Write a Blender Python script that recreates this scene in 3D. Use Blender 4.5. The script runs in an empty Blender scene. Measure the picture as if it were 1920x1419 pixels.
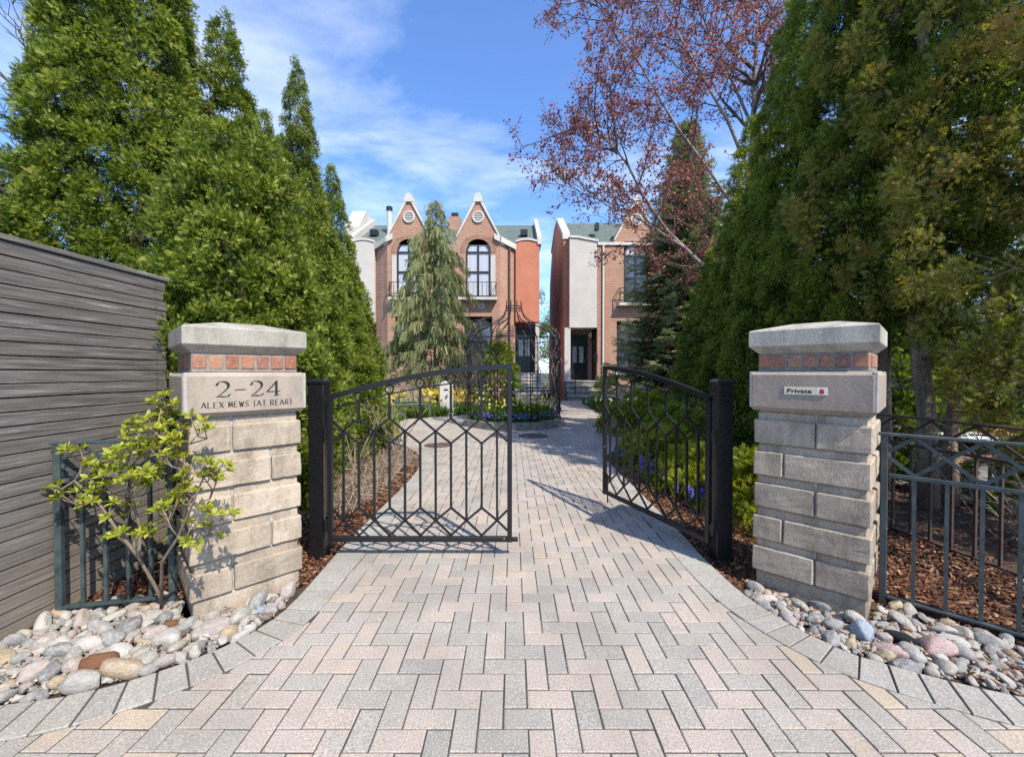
import bpy, math, random
import numpy as np
from mathutils import Vector, Matrix

R = math.radians
rng = np.random.default_rng(7)
random.seed(7)
scene = bpy.context.scene
COL = scene.collection

# ------------------------------------------------------------------ camera, sky, sun, exposure
cam_d = bpy.data.cameras.new('camera')
cam = bpy.data.objects.new('camera', cam_d)
COL.objects.link(cam)
cam.location = (0.0, 0.0, 1.41)
cam.rotation_euler = (R(90 - 0.89), 0, 0)
cam_d.sensor_fit = 'HORIZONTAL'
cam_d.sensor_width = 36.0
cam_d.lens = 14.44
cam_d.clip_start = 0.03
cam_d.clip_end = 2000
scene.camera = cam

SUN_EL = 49.0
SUN_AZ = math.degrees(math.atan2(0.61, -0.79))      # clockwise from +Y
world = bpy.data.worlds.new('World')
scene.world = world
world.use_nodes = True
wn, wl = world.node_tree.nodes, world.node_tree.links
wn.clear()
w_out = wn.new('ShaderNodeOutputWorld')
w_bg = wn.new('ShaderNodeBackground'); w_bg.inputs['Strength'].default_value = 0.15
w_sky = wn.new('ShaderNodeTexSky'); w_sky.sky_type = 'NISHITA'; w_sky.sun_disc = False
w_sky.sun_elevation = R(SUN_EL); w_sky.sun_rotation = R(SUN_AZ)
w_sky.air_density = 1.0; w_sky.dust_density = 0.4; w_sky.ozone_density = 3.0
w_tc = wn.new('ShaderNodeTexCoord')
w_sep = wn.new('ShaderNodeSeparateXYZ'); wl.new(w_tc.outputs['Generated'], w_sep.inputs[0])
def wmath(op, a, b=None, clamp=False):
    n = wn.new('ShaderNodeMath'); n.operation = op; n.use_clamp = clamp
    for i, v in enumerate((a, b)):
        if v is None: continue
        if isinstance(v, (int, float)): n.inputs[i].default_value = v
        else: wl.new(v, n.inputs[i])
    return n.outputs[0]
# thin high cloud: project the view direction on a flat layer overhead
zc = wmath('ADD', wmath('MAXIMUM', w_sep.outputs['Z'], 0.0), 0.12)
cx_ = wmath('DIVIDE', w_sep.outputs['X'], zc); cy_ = wmath('DIVIDE', w_sep.outputs['Y'], zc)
w_cmb = wn.new('ShaderNodeCombineXYZ'); wl.new(cx_, w_cmb.inputs[0]); wl.new(cy_, w_cmb.inputs[1])
w_map = wn.new('ShaderNodeMapping'); w_map.inputs['Rotation'].default_value = (0, 0, R(35)); w_map.inputs['Scale'].default_value = (0.9, 1.7, 1)
w_map.inputs['Location'].default_value = (3.1, 1.65, 0)
wl.new(w_cmb.outputs[0], w_map.inputs[0])
w_n1 = wn.new('ShaderNodeTexNoise'); w_n1.inputs['Scale'].default_value = 1.1; w_n1.inputs['Detail'].default_value = 9; w_n1.inputs['Roughness'].default_value = 0.6; w_n1.inputs['Distortion'].default_value = 0.35
wl.new(w_map.outputs[0], w_n1.inputs['Vector'])
w_ramp = wn.new('ShaderNodeValToRGB')
w_ramp.color_ramp.elements[0].position = 0.455; w_ramp.color_ramp.elements[0].color = (0, 0, 0, 1)
w_ramp.color_ramp.elements[1].position = 0.84; w_ramp.color_ramp.elements[1].color = (0.8, 0.8, 0.8, 1)
wl.new(w_n1.outputs['Fac'], w_ramp.inputs[0])
w_tint = wn.new('ShaderNodeMix'); w_tint.data_type = 'RGBA'; w_tint.blend_type = 'MULTIPLY'; w_tint.inputs['Factor'].default_value = 1.0
wl.new(w_sky.outputs[0], w_tint.inputs['A']); w_tint.inputs['B'].default_value = (0.76, 0.95, 1.22, 1)
w_mix = wn.new('ShaderNodeMix'); w_mix.data_type = 'RGBA'
wl.new(w_ramp.outputs[0], w_mix.inputs['Factor'])
wl.new(w_tint.outputs['Result'], w_mix.inputs['A']); w_mix.inputs['B'].default_value = (5.2, 5.6, 6.3, 1)
wl.new(w_mix.outputs['Result'], w_bg.inputs['Color'])
wl.new(w_bg.outputs[0], w_out.inputs['Surface'])

sun_d = bpy.data.lights.new('sun', 'SUN'); sun_d.energy = 3.9; sun_d.angle = R(0.53); sun_d.color = (1.0, 0.925, 0.80)
sun = bpy.data.objects.new('sun', sun_d); COL.objects.link(sun); sun.location = (6, -8, 12)
_d = Vector((0.61 * math.cos(R(SUN_EL)), -0.79 * math.cos(R(SUN_EL)), math.sin(R(SUN_EL))))
sun.rotation_euler = (-_d).to_track_quat('-Z', 'Y').to_euler()

scene.view_settings.view_transform = 'Standard'
scene.view_settings.look = 'None'
scene.view_settings.exposure = 0.83
scene.view_settings.gamma = 1.0
scene.view_settings.use_curve_mapping = False
scene.cycles.max_bounces = 7
scene.cycles.use_denoising = False
scene.cycles.diffuse_bounces = 4
scene.cycles.transparent_max_bounces = 8

# ------------------------------------------------------------------ material helper
class Mat:
    def __init__(s, name):
        s.m = bpy.data.materials.new(name); s.m.use_nodes = True
        s.t = s.m.node_tree; s.n = s.t.nodes; s.l = s.t.links
        s.b = s.n['Principled BSDF']; s.o = s.n['Material Output']
    def node(s, typ, **kw):
        nd = s.n.new(typ)
        for k, v in kw.items():
            if hasattr(nd, k) and not k[0].isupper(): setattr(nd, k, v)
        return nd
    def set(s, nd, sock, v):
        if isinstance(v, bpy.types.NodeSocket): s.l.new(v, nd.inputs[sock])
        else:
            if isinstance(v, tuple) and len(v) == 3 and nd.inputs[sock].type == 'RGBA': v = v + (1,)
            nd.inputs[sock].default_value = v
    def coord(s, kind='Object'):
        return s.node('ShaderNodeTexCoord').outputs[kind]
    def pos(s):
        return s.node('ShaderNodeNewGeometry').outputs['Position']
    def rnd(s):
        return s.node('ShaderNodeObjectInfo').outputs['Random']
    def attr(s, name):
        a = s.node('ShaderNodeAttribute'); a.attribute_name = name; return a.outputs['Fac']
    def noise(s, scale, detail=4, rough=0.55, vec=None, dist=0.0, out='Fac', w=None):
        nd = s.node('ShaderNodeTexNoise')
        if w is not None: nd.noise_dimensions = '4D'; s.set(nd, 'W', w)
        s.set(nd, 'Scale', scale); s.set(nd, 'Detail', detail); s.set(nd, 'Roughness', rough); s.set(nd, 'Distortion', dist)
        if vec is not None: s.set(nd, 'Vector', vec)
        return nd.outputs[out]
    def voronoi(s, scale, vec=None, feature='F1', out='Distance'):
        nd = s.node('ShaderNodeTexVoronoi'); nd.feature = feature; s.set(nd, 'Scale', scale)
        if vec is not None: s.set(nd, 'Vector', vec)
        return nd.outputs[out]
    def mapping(s, vec, scale=(1, 1, 1), loc=(0, 0, 0), rot=(0, 0, 0)):
        nd = s.node('ShaderNodeMapping'); s.set(nd, 'Vector', vec)
        nd.inputs['Scale'].default_value = scale; nd.inputs['Location'].default_value = loc; nd.inputs['Rotation'].default_value = rot
        return nd.outputs[0]
    def ramp(s, fac, stops, interp='LINEAR'):
        nd = s.node('ShaderNodeValToRGB'); s.l.new(fac, nd.inputs[0]); cr = nd.color_ramp; cr.interpolation = interp
        while len(cr.elements) < len(stops): cr.elements.new(0.5)
        for e, (p, c) in zip(cr.elements, stops):
            e.position = p
            e.color = (c, c, c, 1) if isinstance(c, (int, float)) else tuple(c) + (1,)
        return nd.outputs[0]
    def mix(s, fac, a, b, mode='MIX'):
        nd = s.node('ShaderNodeMix'); nd.data_type = 'RGBA'; nd.blend_type = mode
        s.set(nd, 'Factor', fac)
        for k, v in (('A', a), ('B', b)):
            i = [x for x in nd.inputs if x.name == k and x.type == 'RGBA'][0]
            if isinstance(v, bpy.types.NodeSocket): s.l.new(v, i)
            else: i.default_value = tuple(v) + (1,) if len(v) == 3 else v
        return [o for o in nd.outputs if o.type == 'RGBA'][0]
    def math(s, op, a, b=0.0):
        nd = s.node('ShaderNodeMath'); nd.operation = op
        s.set(nd, 0, a); s.set(nd, 1, b); return nd.outputs[0]
    def bump(s, h, strength=0.5, dist=0.01):
        nd = s.node('ShaderNodeBump'); s.set(nd, 'Strength', strength); s.set(nd, 'Distance', dist); s.l.new(h, nd.inputs['Height'])
        s.l.new(nd.outputs[0], s.b.inputs['Normal']); return nd
    def base(s, c): s.set(s.b, 'Base Color', c); return s
    def rough(s, v): s.set(s.b, 'Roughness', v); return s
    def metal(s, v): s.set(s.b, 'Metallic', v); return s

M = {}
def simple(name, col, rough=0.6, metal=0.0, var=0.15, scale=8.0, bump=0.0):
    m = Mat(name); n = m.noise(scale, 5, 0.6, m.coord())
    lo = tuple(c * (1 - var) for c in col); hi = tuple(min(1, c * (1 + var)) for c in col)
    m.base(m.ramp(n, [(0.3, lo), (0.7, hi)])).rough(rough).metal(metal)
    if bump: m.bump(m.noise(scale * 6, 4, 0.6, m.coord()), bump, 0.004)
    M[name] = m.m; return m

def foliage(name, stops, rough=0.5, trans=0.45, tcol=(1.25, 1.25, 0.7)):
    m = Mat(name); di = m.node('ShaderNodeAttribute'); di.attribute_type = 'INSTANCER'; di.attribute_name = 'dt'
    c = m.ramp(m.math('ADD', m.attr('tint'), di.outputs['Fac']), stops)
    m.base(c).rough(rough); m.set(m.b, 'Specular IOR Level', 0.35)
    tr = m.node('ShaderNodeBsdfTranslucent'); m.l.new(m.mix(1.0, c, tcol, 'MULTIPLY'), tr.inputs['Color'])
    mx = m.node('ShaderNodeMixShader'); mx.inputs[0].default_value = trans
    m.l.new(m.b.outputs[0], mx.inputs[1]); m.l.new(tr.outputs[0], mx.inputs[2]); m.l.new(mx.outputs[0], m.o.inputs['Surface'])
    M[name] = m.m

# pavers: washed concrete with granite grains, three body colours
def paver_mat(name, stops):
    m = Mat(name); p = m.pos()
    soft = m.noise(11, 4, 0.65, p)
    body = m.ramp(m.math('ADD', m.attr('tint'), m.math('MULTIPLY', m.math('SUBTRACT', soft, 0.5), 0.55)), stops)
    c = body
    g = m.noise(135, 3, 0.75, p)
    c = m.mix(m.ramp(g, [(0.53, 0.0), (0.65, 0.7)]), c, (0.60, 0.56, 0.50))
    c = m.mix(m.ramp(g, [(0.34, 0.75), (0.465, 0.0)]), c, (0.15, 0.135, 0.115))
    big = m.noise(1.7, 5, 0.6, p)
    c = m.mix(m.ramp(big, [(0.36, 0.42), (0.58, 0.0)]), c, (0.21, 0.185, 0.15))
    c = m.mix(m.ramp(m.noise(60, 2, 0.5, p), [(0.72, 0.0), (0.76, 0.6)]), c, (0.09, 0.085, 0.075))
    m.base(c).rough(0.85); m.set(m.b, 'Specular IOR Level', 0.25)
    m.bump(m.math('ADD', m.noise(260, 3, 0.7, p), m.noise(40, 3, 0.6, p)), 0.35, 0.002)
    M[name] = m.m
GREY, PINK, TAN = (0.33, 0.304, 0.262), (0.398, 0.332, 0.276), (0.45, 0.362, 0.255)
paver_mat('paver', [(0, (0.25, 0.24, 0.222)), (0.3, GREY), (0.48, (0.345, 0.315, 0.282)), (0.6, PINK), (0.84, (0.395, 0.335, 0.292)), (0.95, TAN)])
paver_mat('border', [(0, (0.32, 0.305, 0.275)), (0.5, (0.35, 0.335, 0.302)), (0.8, (0.295, 0.28, 0.25))])
m = simple('joint_sand', (0.062, 0.055, 0.046), 0.95, var=0.35, scale=30)
m = Mat('soil'); p = m.pos()
m.base(m.ramp(m.noise(14, 6, 0.65, p), [(0.3, (0.045, 0.028, 0.018)), (0.7, (0.11, 0.066, 0.04))])).rough(0.95)
m.bump(m.noise(35, 5, 0.7, p), 0.9, 0.03); M['soil'] = m.m
m = Mat('earth_far'); p = m.pos()
m.base(m.ramp(m.noise(0.6, 6, 0.65, p), [(0.3, (0.05, 0.065, 0.025)), (0.7, (0.10, 0.09, 0.05))])).rough(0.95); M['earth_far'] = m.m
foliage('mulch', [(0, (0.05, 0.02, 0.012)), (0.4, (0.12, 0.047, 0.022)), (0.75, (0.21, 0.09, 0.042)), (1, (0.40, 0.26, 0.15))], 0.9, 0.05, (1, 1, 1))
# cast stone
def stone_mat(name, a, b, dark, sc=1.0):
    m = Mat(name); o = m.coord(); r = m.rnd()
    big = m.noise(3.2 * sc, 6, 0.62, o, w=m.math('MULTIPLY', r, 40))
    c = m.ramp(big, [(0.3, a), (0.72, b)])
    c = m.mix(m.ramp(m.noise(7 * sc, 6, 0.7, m.mapping(m.pos(), (1, 1, 0.35))), [(0.46, 0.0), (0.66, 0.7)]), c, dark)
    fine = m.noise(110, 3, 0.7, o)
    c = m.mix(m.ramp(fine, [(0.30, 0.75), (0.44, 0.0)]), c, dark)
    c = m.mix(m.ramp(fine, [(0.57, 0.0), (0.7, 0.5)]), c, tuple(min(1, x * 1.5) for x in b))
    v = m.math('ADD', m.math('MULTIPLY', r, 0.3), 0.84)
    vv = m.node('ShaderNodeCombineColor'); [m.l.new(v, vv.inputs[i]) for i in range(3)]
    c = m.mix(1.0, c, vv.outputs[0], 'MULTIPLY')
    m.base(c).rough(0.9); m.set(m.b, 'Specular IOR Level', 0.2)
    m.bump(m.math('ADD', fine, m.math('MULTIPLY', m.noise(22, 5, 0.65, o), 1.4)), 0.55, 0.004)
    M[name] = m.m
stone_mat('cast_stone', (0.315, 0.256, 0.192), (0.46, 0.388, 0.30), (0.16, 0.128, 0.096))
stone_mat('cap_stone', (0.35, 0.32, 0.265), (0.49, 0.455, 0.38), (0.2, 0.178, 0.145))
stone_mat('panel_stone', (0.29, 0.238, 0.188), (0.35, 0.292, 0.235), (0.2, 0.165, 0.132), 0.6)
stone_mat('step_stone', (0.36, 0.33, 0.30), (0.48, 0.45, 0.41), (0.2, 0.18, 0.16))
simple('brick_joint', (0.24, 0.215, 0.19), 0.95, var=0.3, scale=25, bump=0.4)
simple('mortar', (0.36, 0.335, 0.30), 0.95, var=0.2, scale=25, bump=0.4)
m = Mat('pillar_brick'); r = m.rnd(); o = m.coord()
c = m.ramp(r, [(0, (0.25, 0.09, 0.055)), (0.3, (0.36, 0.155, 0.085)), (0.55, (0.19, 0.085, 0.07)), (0.8, (0.40, 0.21, 0.125)), (1, (0.30, 0.12, 0.075))])
c = m.mix(m.ramp(m.noise(45, 5, 0.7, o, w=m.math('MULTIPLY', r, 30)), [(0.5, 0.0), (0.7, 0.6)]), c, (0.42, 0.35, 0.28))
c = m.mix(m.ramp(m.noise(30, 4, 0.7, o, w=m.math('MULTIPLY', r, 70)), [(0.3, 0.6), (0.46, 0.0)]), c, (0.1, 0.06, 0.05))
m.base(c).rough(0.9); m.bump(m.noise(70, 4, 0.7, o), 0.6, 0.006); M['pillar_brick'] = m.m
# weathered wood, grain runs along the board (object Y)
m = Mat('old_wood'); o = m.coord(); w = m.math('MULTIPLY', m.rnd(), 50)
gr = m.noise(1.0, 7, 0.72, m.mapping(o, (30, 2.6, 62)), dist=0.6, w=w)
c = m.ramp(gr, [(0.33, (0.036, 0.032, 0.029)), (0.47, (0.118, 0.108, 0.098)), (0.59, (0.205, 0.19, 0.175)), (0.69, (0.50, 0.48, 0.45))])
c = m.mix(m.ramp(m.noise(1.6, 4, 0.6, o, w=w), [(0.4, 0.0), (0.7, 0.55)]), c, (0.15, 0.125, 0.10))
kn = m.voronoi(2.6, m.mapping(o, (1.0, 0.55, 3.2)))
c = m.mix(m.ramp(kn, [(0.03, 0.8), (0.10, 0.0)]), c, (0.05, 0.04, 0.035))
pz = m.node('ShaderNodeSeparateXYZ'); m.l.new(m.pos(), pz.inputs[0])
m.base(m.mix(m.math('MULTIPLY', m.ramp(pz.outputs['Z'], [(0.0, 0.45), (0.75, 0.0)]), 1.0), c, (0.27, 0.215, 0.15))).rough(0.85)
m.bump(gr, 0.6, 0.004); M['old_wood'] = m.m
simple('gap_shade', (0.02, 0.018, 0.016), 0.95)  # near-black standing in for shade between fence boards and in the letterbox slot
# metals
m = simple('black_iron', (0.007, 0.007, 0.008), 0.4, 0.0, 0.3, 20); M['black_iron'].node_tree.nodes['Principled BSDF'].inputs['Coat Weight'].default_value = 0.15
m = Mat('gate_paint'); o = m.coord(); ch = m.noise(38, 3, 0.6, m.pos())
m.base(m.mix(m.ramp(ch, [(0.735, 0.0), (0.75, 1.0)]), (0.009, 0.009, 0.010), (0.55, 0.53, 0.5))).rough(0.42)
m.bump(m.noise(90, 2, 0.5, m.pos()), 0.12, 0.002); M['gate_paint'] = m.m
m = Mat('green_iron'); o = m.pos()
c = m.ramp(m.noise(12, 5, 0.6, o), [(0.35, (0.025, 0.038, 0.040)), (0.7, (0.062, 0.082, 0.084))])
m.base(m.mix(m.ramp(m.noise(40, 4, 0.7, o), [(0.66, 0.0), (0.74, 0.7)]), c, (0.2, 0.2, 0.18))).rough(0.55); M['green_iron'] = m.m
simple('rust_iron', (0.055, 0.032, 0.024), 0.75, 0.0, 0.4, 15)
m = Mat('river_stone'); o = m.coord(); r = m.rnd(); w = m.math('MULTIPLY', r, 90)
c = m.ramp(r, [(0, (0.35, 0.33, 0.295)), (0.2, (0.46, 0.44, 0.40)), (0.36, (0.33, 0.28, 0.25)), (0.46, (0.27, 0.268, 0.258)), (0.58, (0.38, 0.345, 0.29)), (0.72, (0.37, 0.31, 0.275)), (0.82, (0.19, 0.19, 0.188)), (0.92, (0.38, 0.285, 0.175)), (0.97, (0.16, 0.13, 0.11))], 'CONSTANT')
c = m.mix(m.ramp(m.noise(2.4, 5, 0.65, o, w=w), [(0.46, 0.0), (0.66, 0.6)]), c, (0.56, 0.53, 0.47))
vein = m.noise(2.2, 6, 0.7, m.mapping(o, (1, 4.5, 4.5), rot=(0.4, 0.7, 0.2)), dist=1.2, w=w)
c = m.mix(m.ramp(vein, [(0.33, 0.8), (0.43, 0.0)]), c, (0.13, 0.11, 0.09))
c = m.mix(m.ramp(m.noise(1.1, 3, 0.5, o, w=m.math('ADD', w, 7.0)), [(0.62, 0.0), (0.75, 0.55)]), c, (0.47, 0.29, 0.13))
c = m.mix(m.ramp(m.noise(14, 4, 0.8, o, w=w), [(0.3, 0.5), (0.45, 0.0)]), c, (0.2, 0.19, 0.17))
m.base(c).rough(0.8); m.bump(m.noise(5, 6, 0.7, o, w=w), 0.5, 0.06); M['river_stone'] = m.m
for nm, cc in (('brown_stone', (0.17, 0.075, 0.035)), ('blue_stone', (0.27, 0.31, 0.36)), ('pink_stone', (0.42, 0.30, 0.27))):
    m = Mat(nm); o = m.coord(); v = m.noise(2.2, 6, 0.7, m.mapping(o, (1, 3, 5)), dist=0.8)
    m.base(m.ramp(v, [(0.3, tuple(x * 0.5 for x in cc)), (0.7, tuple(x * 1.35 for x in cc))])).rough(0.7)
    m.bump(m.noise(8, 4, 0.6, o), 0.4, 0.03); M[nm] = m.m
# house
def brick_mat(name, c1, c2, mort):
    m = Mat(name); s = m.node('ShaderNodeSeparateXYZ'); m.l.new(m.pos(), s.inputs[0])
    u = m.math('ADD', s.outputs['X'], s.outputs['Y'])
    cb = m.node('ShaderNodeCombineXYZ'); m.l.new(u, cb.inputs[0]); m.l.new(s.outputs['Z'], cb.inputs[1])
    b = m.node('ShaderNodeTexBrick'); m.l.new(cb.outputs[0], b.inputs['Vector'])
    for k, v in (('Scale', 1.0), ('Brick Width', 0.23), ('Row Height', 0.085), ('Mortar Size', 0.011), ('Mortar Smooth', 0.1), ('Bias', 0.0)): b.inputs[k].default_value = v
    b.inputs['Color1'].default_value = c1 + (1,); b.inputs['Color2'].default_value = c2 + (1,); b.inputs['Mortar'].default_value = mort + (1,)
    c = m.mix(m.ramp(m.noise(0.9, 5, 0.65, m.pos()), [(0.4, 0.0), (0.75, 0.4)]), b.outputs['Color'], tuple(x * 0.6 for x in c1))
    m.base(c).rough(0.9); m.bump(b.outputs['Fac'], -0.5, 0.008); M[name] = m.m
brick_mat('house_brick', (0.40, 0.185, 0.105), (0.31, 0.135, 0.08), (0.44, 0.35, 0.28))
m = Mat('red_stucco'); p = m.pos()
m.base(m.ramp(m.noise(1.1, 6, 0.65, p), [(0.3, (0.44, 0.15, 0.085)), (0.7, (0.52, 0.195, 0.115))])).rough(0.92); m.bump(m.noise(60, 3, 0.6, p), 0.3, 0.006); M['red_stucco'] = m.m
simple('beige_stucco', (0.50, 0.455, 0.405), 0.92, var=0.08, scale=1.2, bump=0.2)
simple('white_trim', (0.53, 0.495, 0.435), 0.7, var=0.06, scale=2)
m = Mat('roof_shingle'); p = m.pos(); s = m.node('ShaderNodeSeparateXYZ'); m.l.new(p, s.inputs[0])
cb = m.node('ShaderNodeCombineXYZ'); m.l.new(s.outputs['X'], cb.inputs[0]); m.l.new(m.math('MULTIPLY', s.outputs['Z'], 1.8), cb.inputs[1])
b = m.node('ShaderNodeTexBrick'); m.l.new(cb.outputs[0], b.inputs['Vector'])
for k, v in (('Scale', 1.0), ('Brick Width', 0.4), ('Row Height', 0.16), ('Mortar Size', 0.012)): b.inputs[k].default_value = v
b.inputs['Color1'].default_value = (0.085, 0.115, 0.098, 1); b.inputs['Color2'].default_value = (0.125, 0.155, 0.135, 1); b.inputs['Mortar'].default_value = (0.04, 0.06, 0.05, 1)
m.base(b.outputs['Color']).rough(0.9); M['roof_shingle'] = m.m
simple('window_frame', (0.018, 0.017, 0.018), 0.45)
simple('door_paint', (0.012, 0.016, 0.024), 0.3)
m = Mat('glass'); m.base((0.05, 0.06, 0.07)).rough(0.03); m.set(m.b, 'Specular IOR Level', 0.9)
m.base(m.ramp(m.noise(3, 2, 0.5, m.pos()), [(0.4, (0.03, 0.035, 0.04)), (0.6, (0.07, 0.08, 0.09))])); M['glass'] = m.m
m = Mat('curtain_sky'); s = m.node('ShaderNodeSeparateXYZ'); m.l.new(m.pos(), s.inputs[0])
wv = m.node('ShaderNodeTexWave'); wv.inputs['Scale'].default_value = 5; wv.inputs['Distortion'].default_value = 1.5; m.l.new(m.pos(), wv.inputs['Vector'])
m.base(m.ramp(wv.outputs['Fac'], [(0.2, (0.30, 0.31, 0.34)), (0.8, (0.6, 0.61, 0.63))])).rough(0.35); m.set(m.b, 'Coat Weight', 0.6); m.set(m.b, 'Coat Roughness', 0.03); M['curtain_sky'] = m.m
simple('navy_siding', (0.005, 0.006, 0.009), 0.95, var=0.2, scale=6)  # navy taken near black: shade of the planting is put into the colour
simple('lettering', (0.018, 0.015, 0.013), 0.8)
simple('sign_plate', (0.66, 0.60, 0.42), 0.35, 0.0, 0.05, 40)
simple('sign_white', (0.72, 0.69, 0.62), 0.4)
simple('sign_red', (0.45, 0.022, 0.03), 0.4)
simple('white_stone', (0.55, 0.52, 0.47), 0.85, var=0.2, scale=12, bump=0.3)
simple('mossy_stone', (0.19, 0.18, 0.15), 0.9, var=0.5, scale=7, bump=0.6)
simple('manhole', (0.095, 0.055, 0.045), 0.7, var=0.3, scale=30)
simple('bench_iron', (0.10, 0.125, 0.135), 0.5, var=0.25)
simple('timber', (0.42, 0.26, 0.13), 0.6, var=0.25)
simple('white_plastic', (0.72, 0.72, 0.72), 0.5, var=0.05)
simple('terracotta', (0.45, 0.2, 0.1), 0.75, var=0.2)
simple('patio_slab', (0.20, 0.19, 0.18), 0.9, var=0.3, scale=3)
# bark
def bark(name, a, b, sc=(14, 14, 2.2)):
    m = Mat(name); o = m.pos(); n = m.noise(1.0, 7, 0.7, m.mapping(o, sc), dist=0.4)
    m.base(m.ramp(n, [(0.3, a), (0.7, b)])).rough(0.95); m.bump(n, 0.8, 0.02); M[name] = m.m
bark('cedar_bark', (0.10, 0.068, 0.046), (0.34, 0.255, 0.19))
bark('grey_bark', (0.12, 0.105, 0.095), (0.33, 0.30, 0.27), (10, 10, 6))
bark('twig', (0.13, 0.095, 0.07), (0.30, 0.24, 0.18))
bark('dark_twig', (0.04, 0.03, 0.026), (0.12, 0.09, 0.075))
foliage('thuja', [(0, (0.03, 0.05, 0.008)), (0.3, (0.085, 0.132, 0.014)), (0.6, (0.23, 0.295, 0.034)), (0.85, (0.41, 0.455, 0.085)), (1, (0.48, 0.42, 0.13))])
foliage('thuja_shade', [(0, (0.03, 0.048, 0.008)), (0.35, (0.135, 0.20, 0.026)), (0.7, (0.26, 0.335, 0.05)), (0.92, (0.39, 0.42, 0.085)), (1, (0.36, 0.28, 0.09))], trans=.52)
foliage('thuja_brown', [(0, (0.05, 0.048, 0.012)), (0.35, (0.18, 0.18, 0.035)), (0.65, (0.31, 0.31, 0.065)), (0.85, (0.38, 0.30, 0.085)), (1, (0.42, 0.25, 0.09))], trans=.52)
foliage('spruce', [(0, (0.05, 0.078, 0.034)), (0.5, (0.125, 0.175, 0.08)), (0.85, (0.24, 0.29, 0.15)), (1, (0.38, 0.41, 0.24))], trans=0.3)
foliage('cypress', [(0, (0.10, 0.115, 0.045)), (0.5, (0.25, 0.275, 0.12)), (0.85, (0.37, 0.385, 0.19)), (1, (0.42, 0.37, 0.21))])
foliage('plum', [(0, (0.08, 0.022, 0.024)), (0.45, (0.25, 0.085, 0.08)), (0.75, (0.37, 0.16, 0.12)), (0.9, (0.46, 0.25, 0.11)), (1, (0.50, 0.35, 0.14))], trans=0.4, tcol=(1.3, 0.9, 0.8))
foliage('lime_leaf', [(0, (0.13, 0.17, 0.015)), (0.5, (0.33, 0.37, 0.03)), (1, (0.56, 0.55, 0.11))], 0.4, 0.45, (1.2, 1.15, 0.5))
foliage('fresh_leaf', [(0, (0.05, 0.085, 0.012)), (0.5, (0.15, 0.21, 0.03)), (1, (0.30, 0.34, 0.08))])
foliage('juniper', [(0, (0.06, 0.085, 0.008)), (0.4, (0.20, 0.245, 0.016)), (0.75, (0.34, 0.37, 0.03)), (1, (0.48, 0.47, 0.08))])
foliage('grass_leaf', [(0, (0.035, 0.075, 0.012)), (0.5, (0.09, 0.17, 0.025)), (1, (0.2, 0.27, 0.05))])
foliage('daffodil', [(0, (0.62, 0.47, 0.02)), (0.6, (0.75, 0.62, 0.06)), (0.75, (0.72, 0.70, 0.45)), (1, (0.75, 0.75, 0.66))], trans=0.3)
foliage('blue_flower', [(0, (0.12, 0.10, 0.45)), (0.6, (0.22, 0.19, 0.65)), (1, (0.36, 0.34, 0.75))], trans=0.25, tcol=(1, 1, 1))
foliage('grit', [(0, (0.12, 0.09, 0.07)), (0.4, (0.26, 0.23, 0.20)), (0.8, (0.38, 0.33, 0.28)), (1, (0.48, 0.44, 0.38))], 0.8, 0.0, (1, 1, 1))
foliage('dry_stalk', [(0, (0.12, 0.08, 0.055)), (0.5, (0.28, 0.21, 0.15)), (1, (0.48, 0.40, 0.31))], 0.8, 0.1, (1, 1, 1))

# ------------------------------------------------------------------ geometry helpers
def link_mesh(name, me, mat, parent=None, smooth=False):
    if mat: me.materials.append(M[mat])
    if smooth:
        me.polygons.foreach_set('use_smooth', np.ones(len(me.polygons), dtype=bool))
    o = bpy.data.objects.new(name, me); COL.objects.link(o)
    if parent is not None: o.parent = parent
    return o

def set_tint(me, arr):
    a = me.attributes.new('tint', 'FLOAT', 'POINT')
    a.data.foreach_set('value', np.asarray(arr, dtype=np.float32))

def np_mesh(name, V, F4=None, F3=None, tint=None):
    V = np.asarray(V, dtype=np.float32)
    me = bpy.data.meshes.new(name)
    nq = 0 if F4 is None else len(F4); nt = 0 if F3 is None else len(F3)
    me.vertices.add(len(V)); me.vertices.foreach_set('co', V.ravel())
    me.loops.add(nq * 4 + nt * 3); me.polygons.add(nq + nt)
    li = np.concatenate(([np.asarray(F4).ravel()] if nq else []) + ([np.asarray(F3).ravel()] if nt else [])).astype(np.int32)
    me.loops.foreach_set('vertex_index', li)
    st = np.concatenate((np.arange(nq) * 4, nq * 4 + np.arange(nt) * 3)).astype(np.int32)
    me.polygons.foreach_set('loop_start', st)
    me.update(calc_edges=True)
    if tint is not None: set_tint(me, tint)
    return me

def unit(v):
    v = np.asarray(v, dtype=float)
    return v / (np.linalg.norm(v, axis=-1, keepdims=True) + 1e-9)

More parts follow.
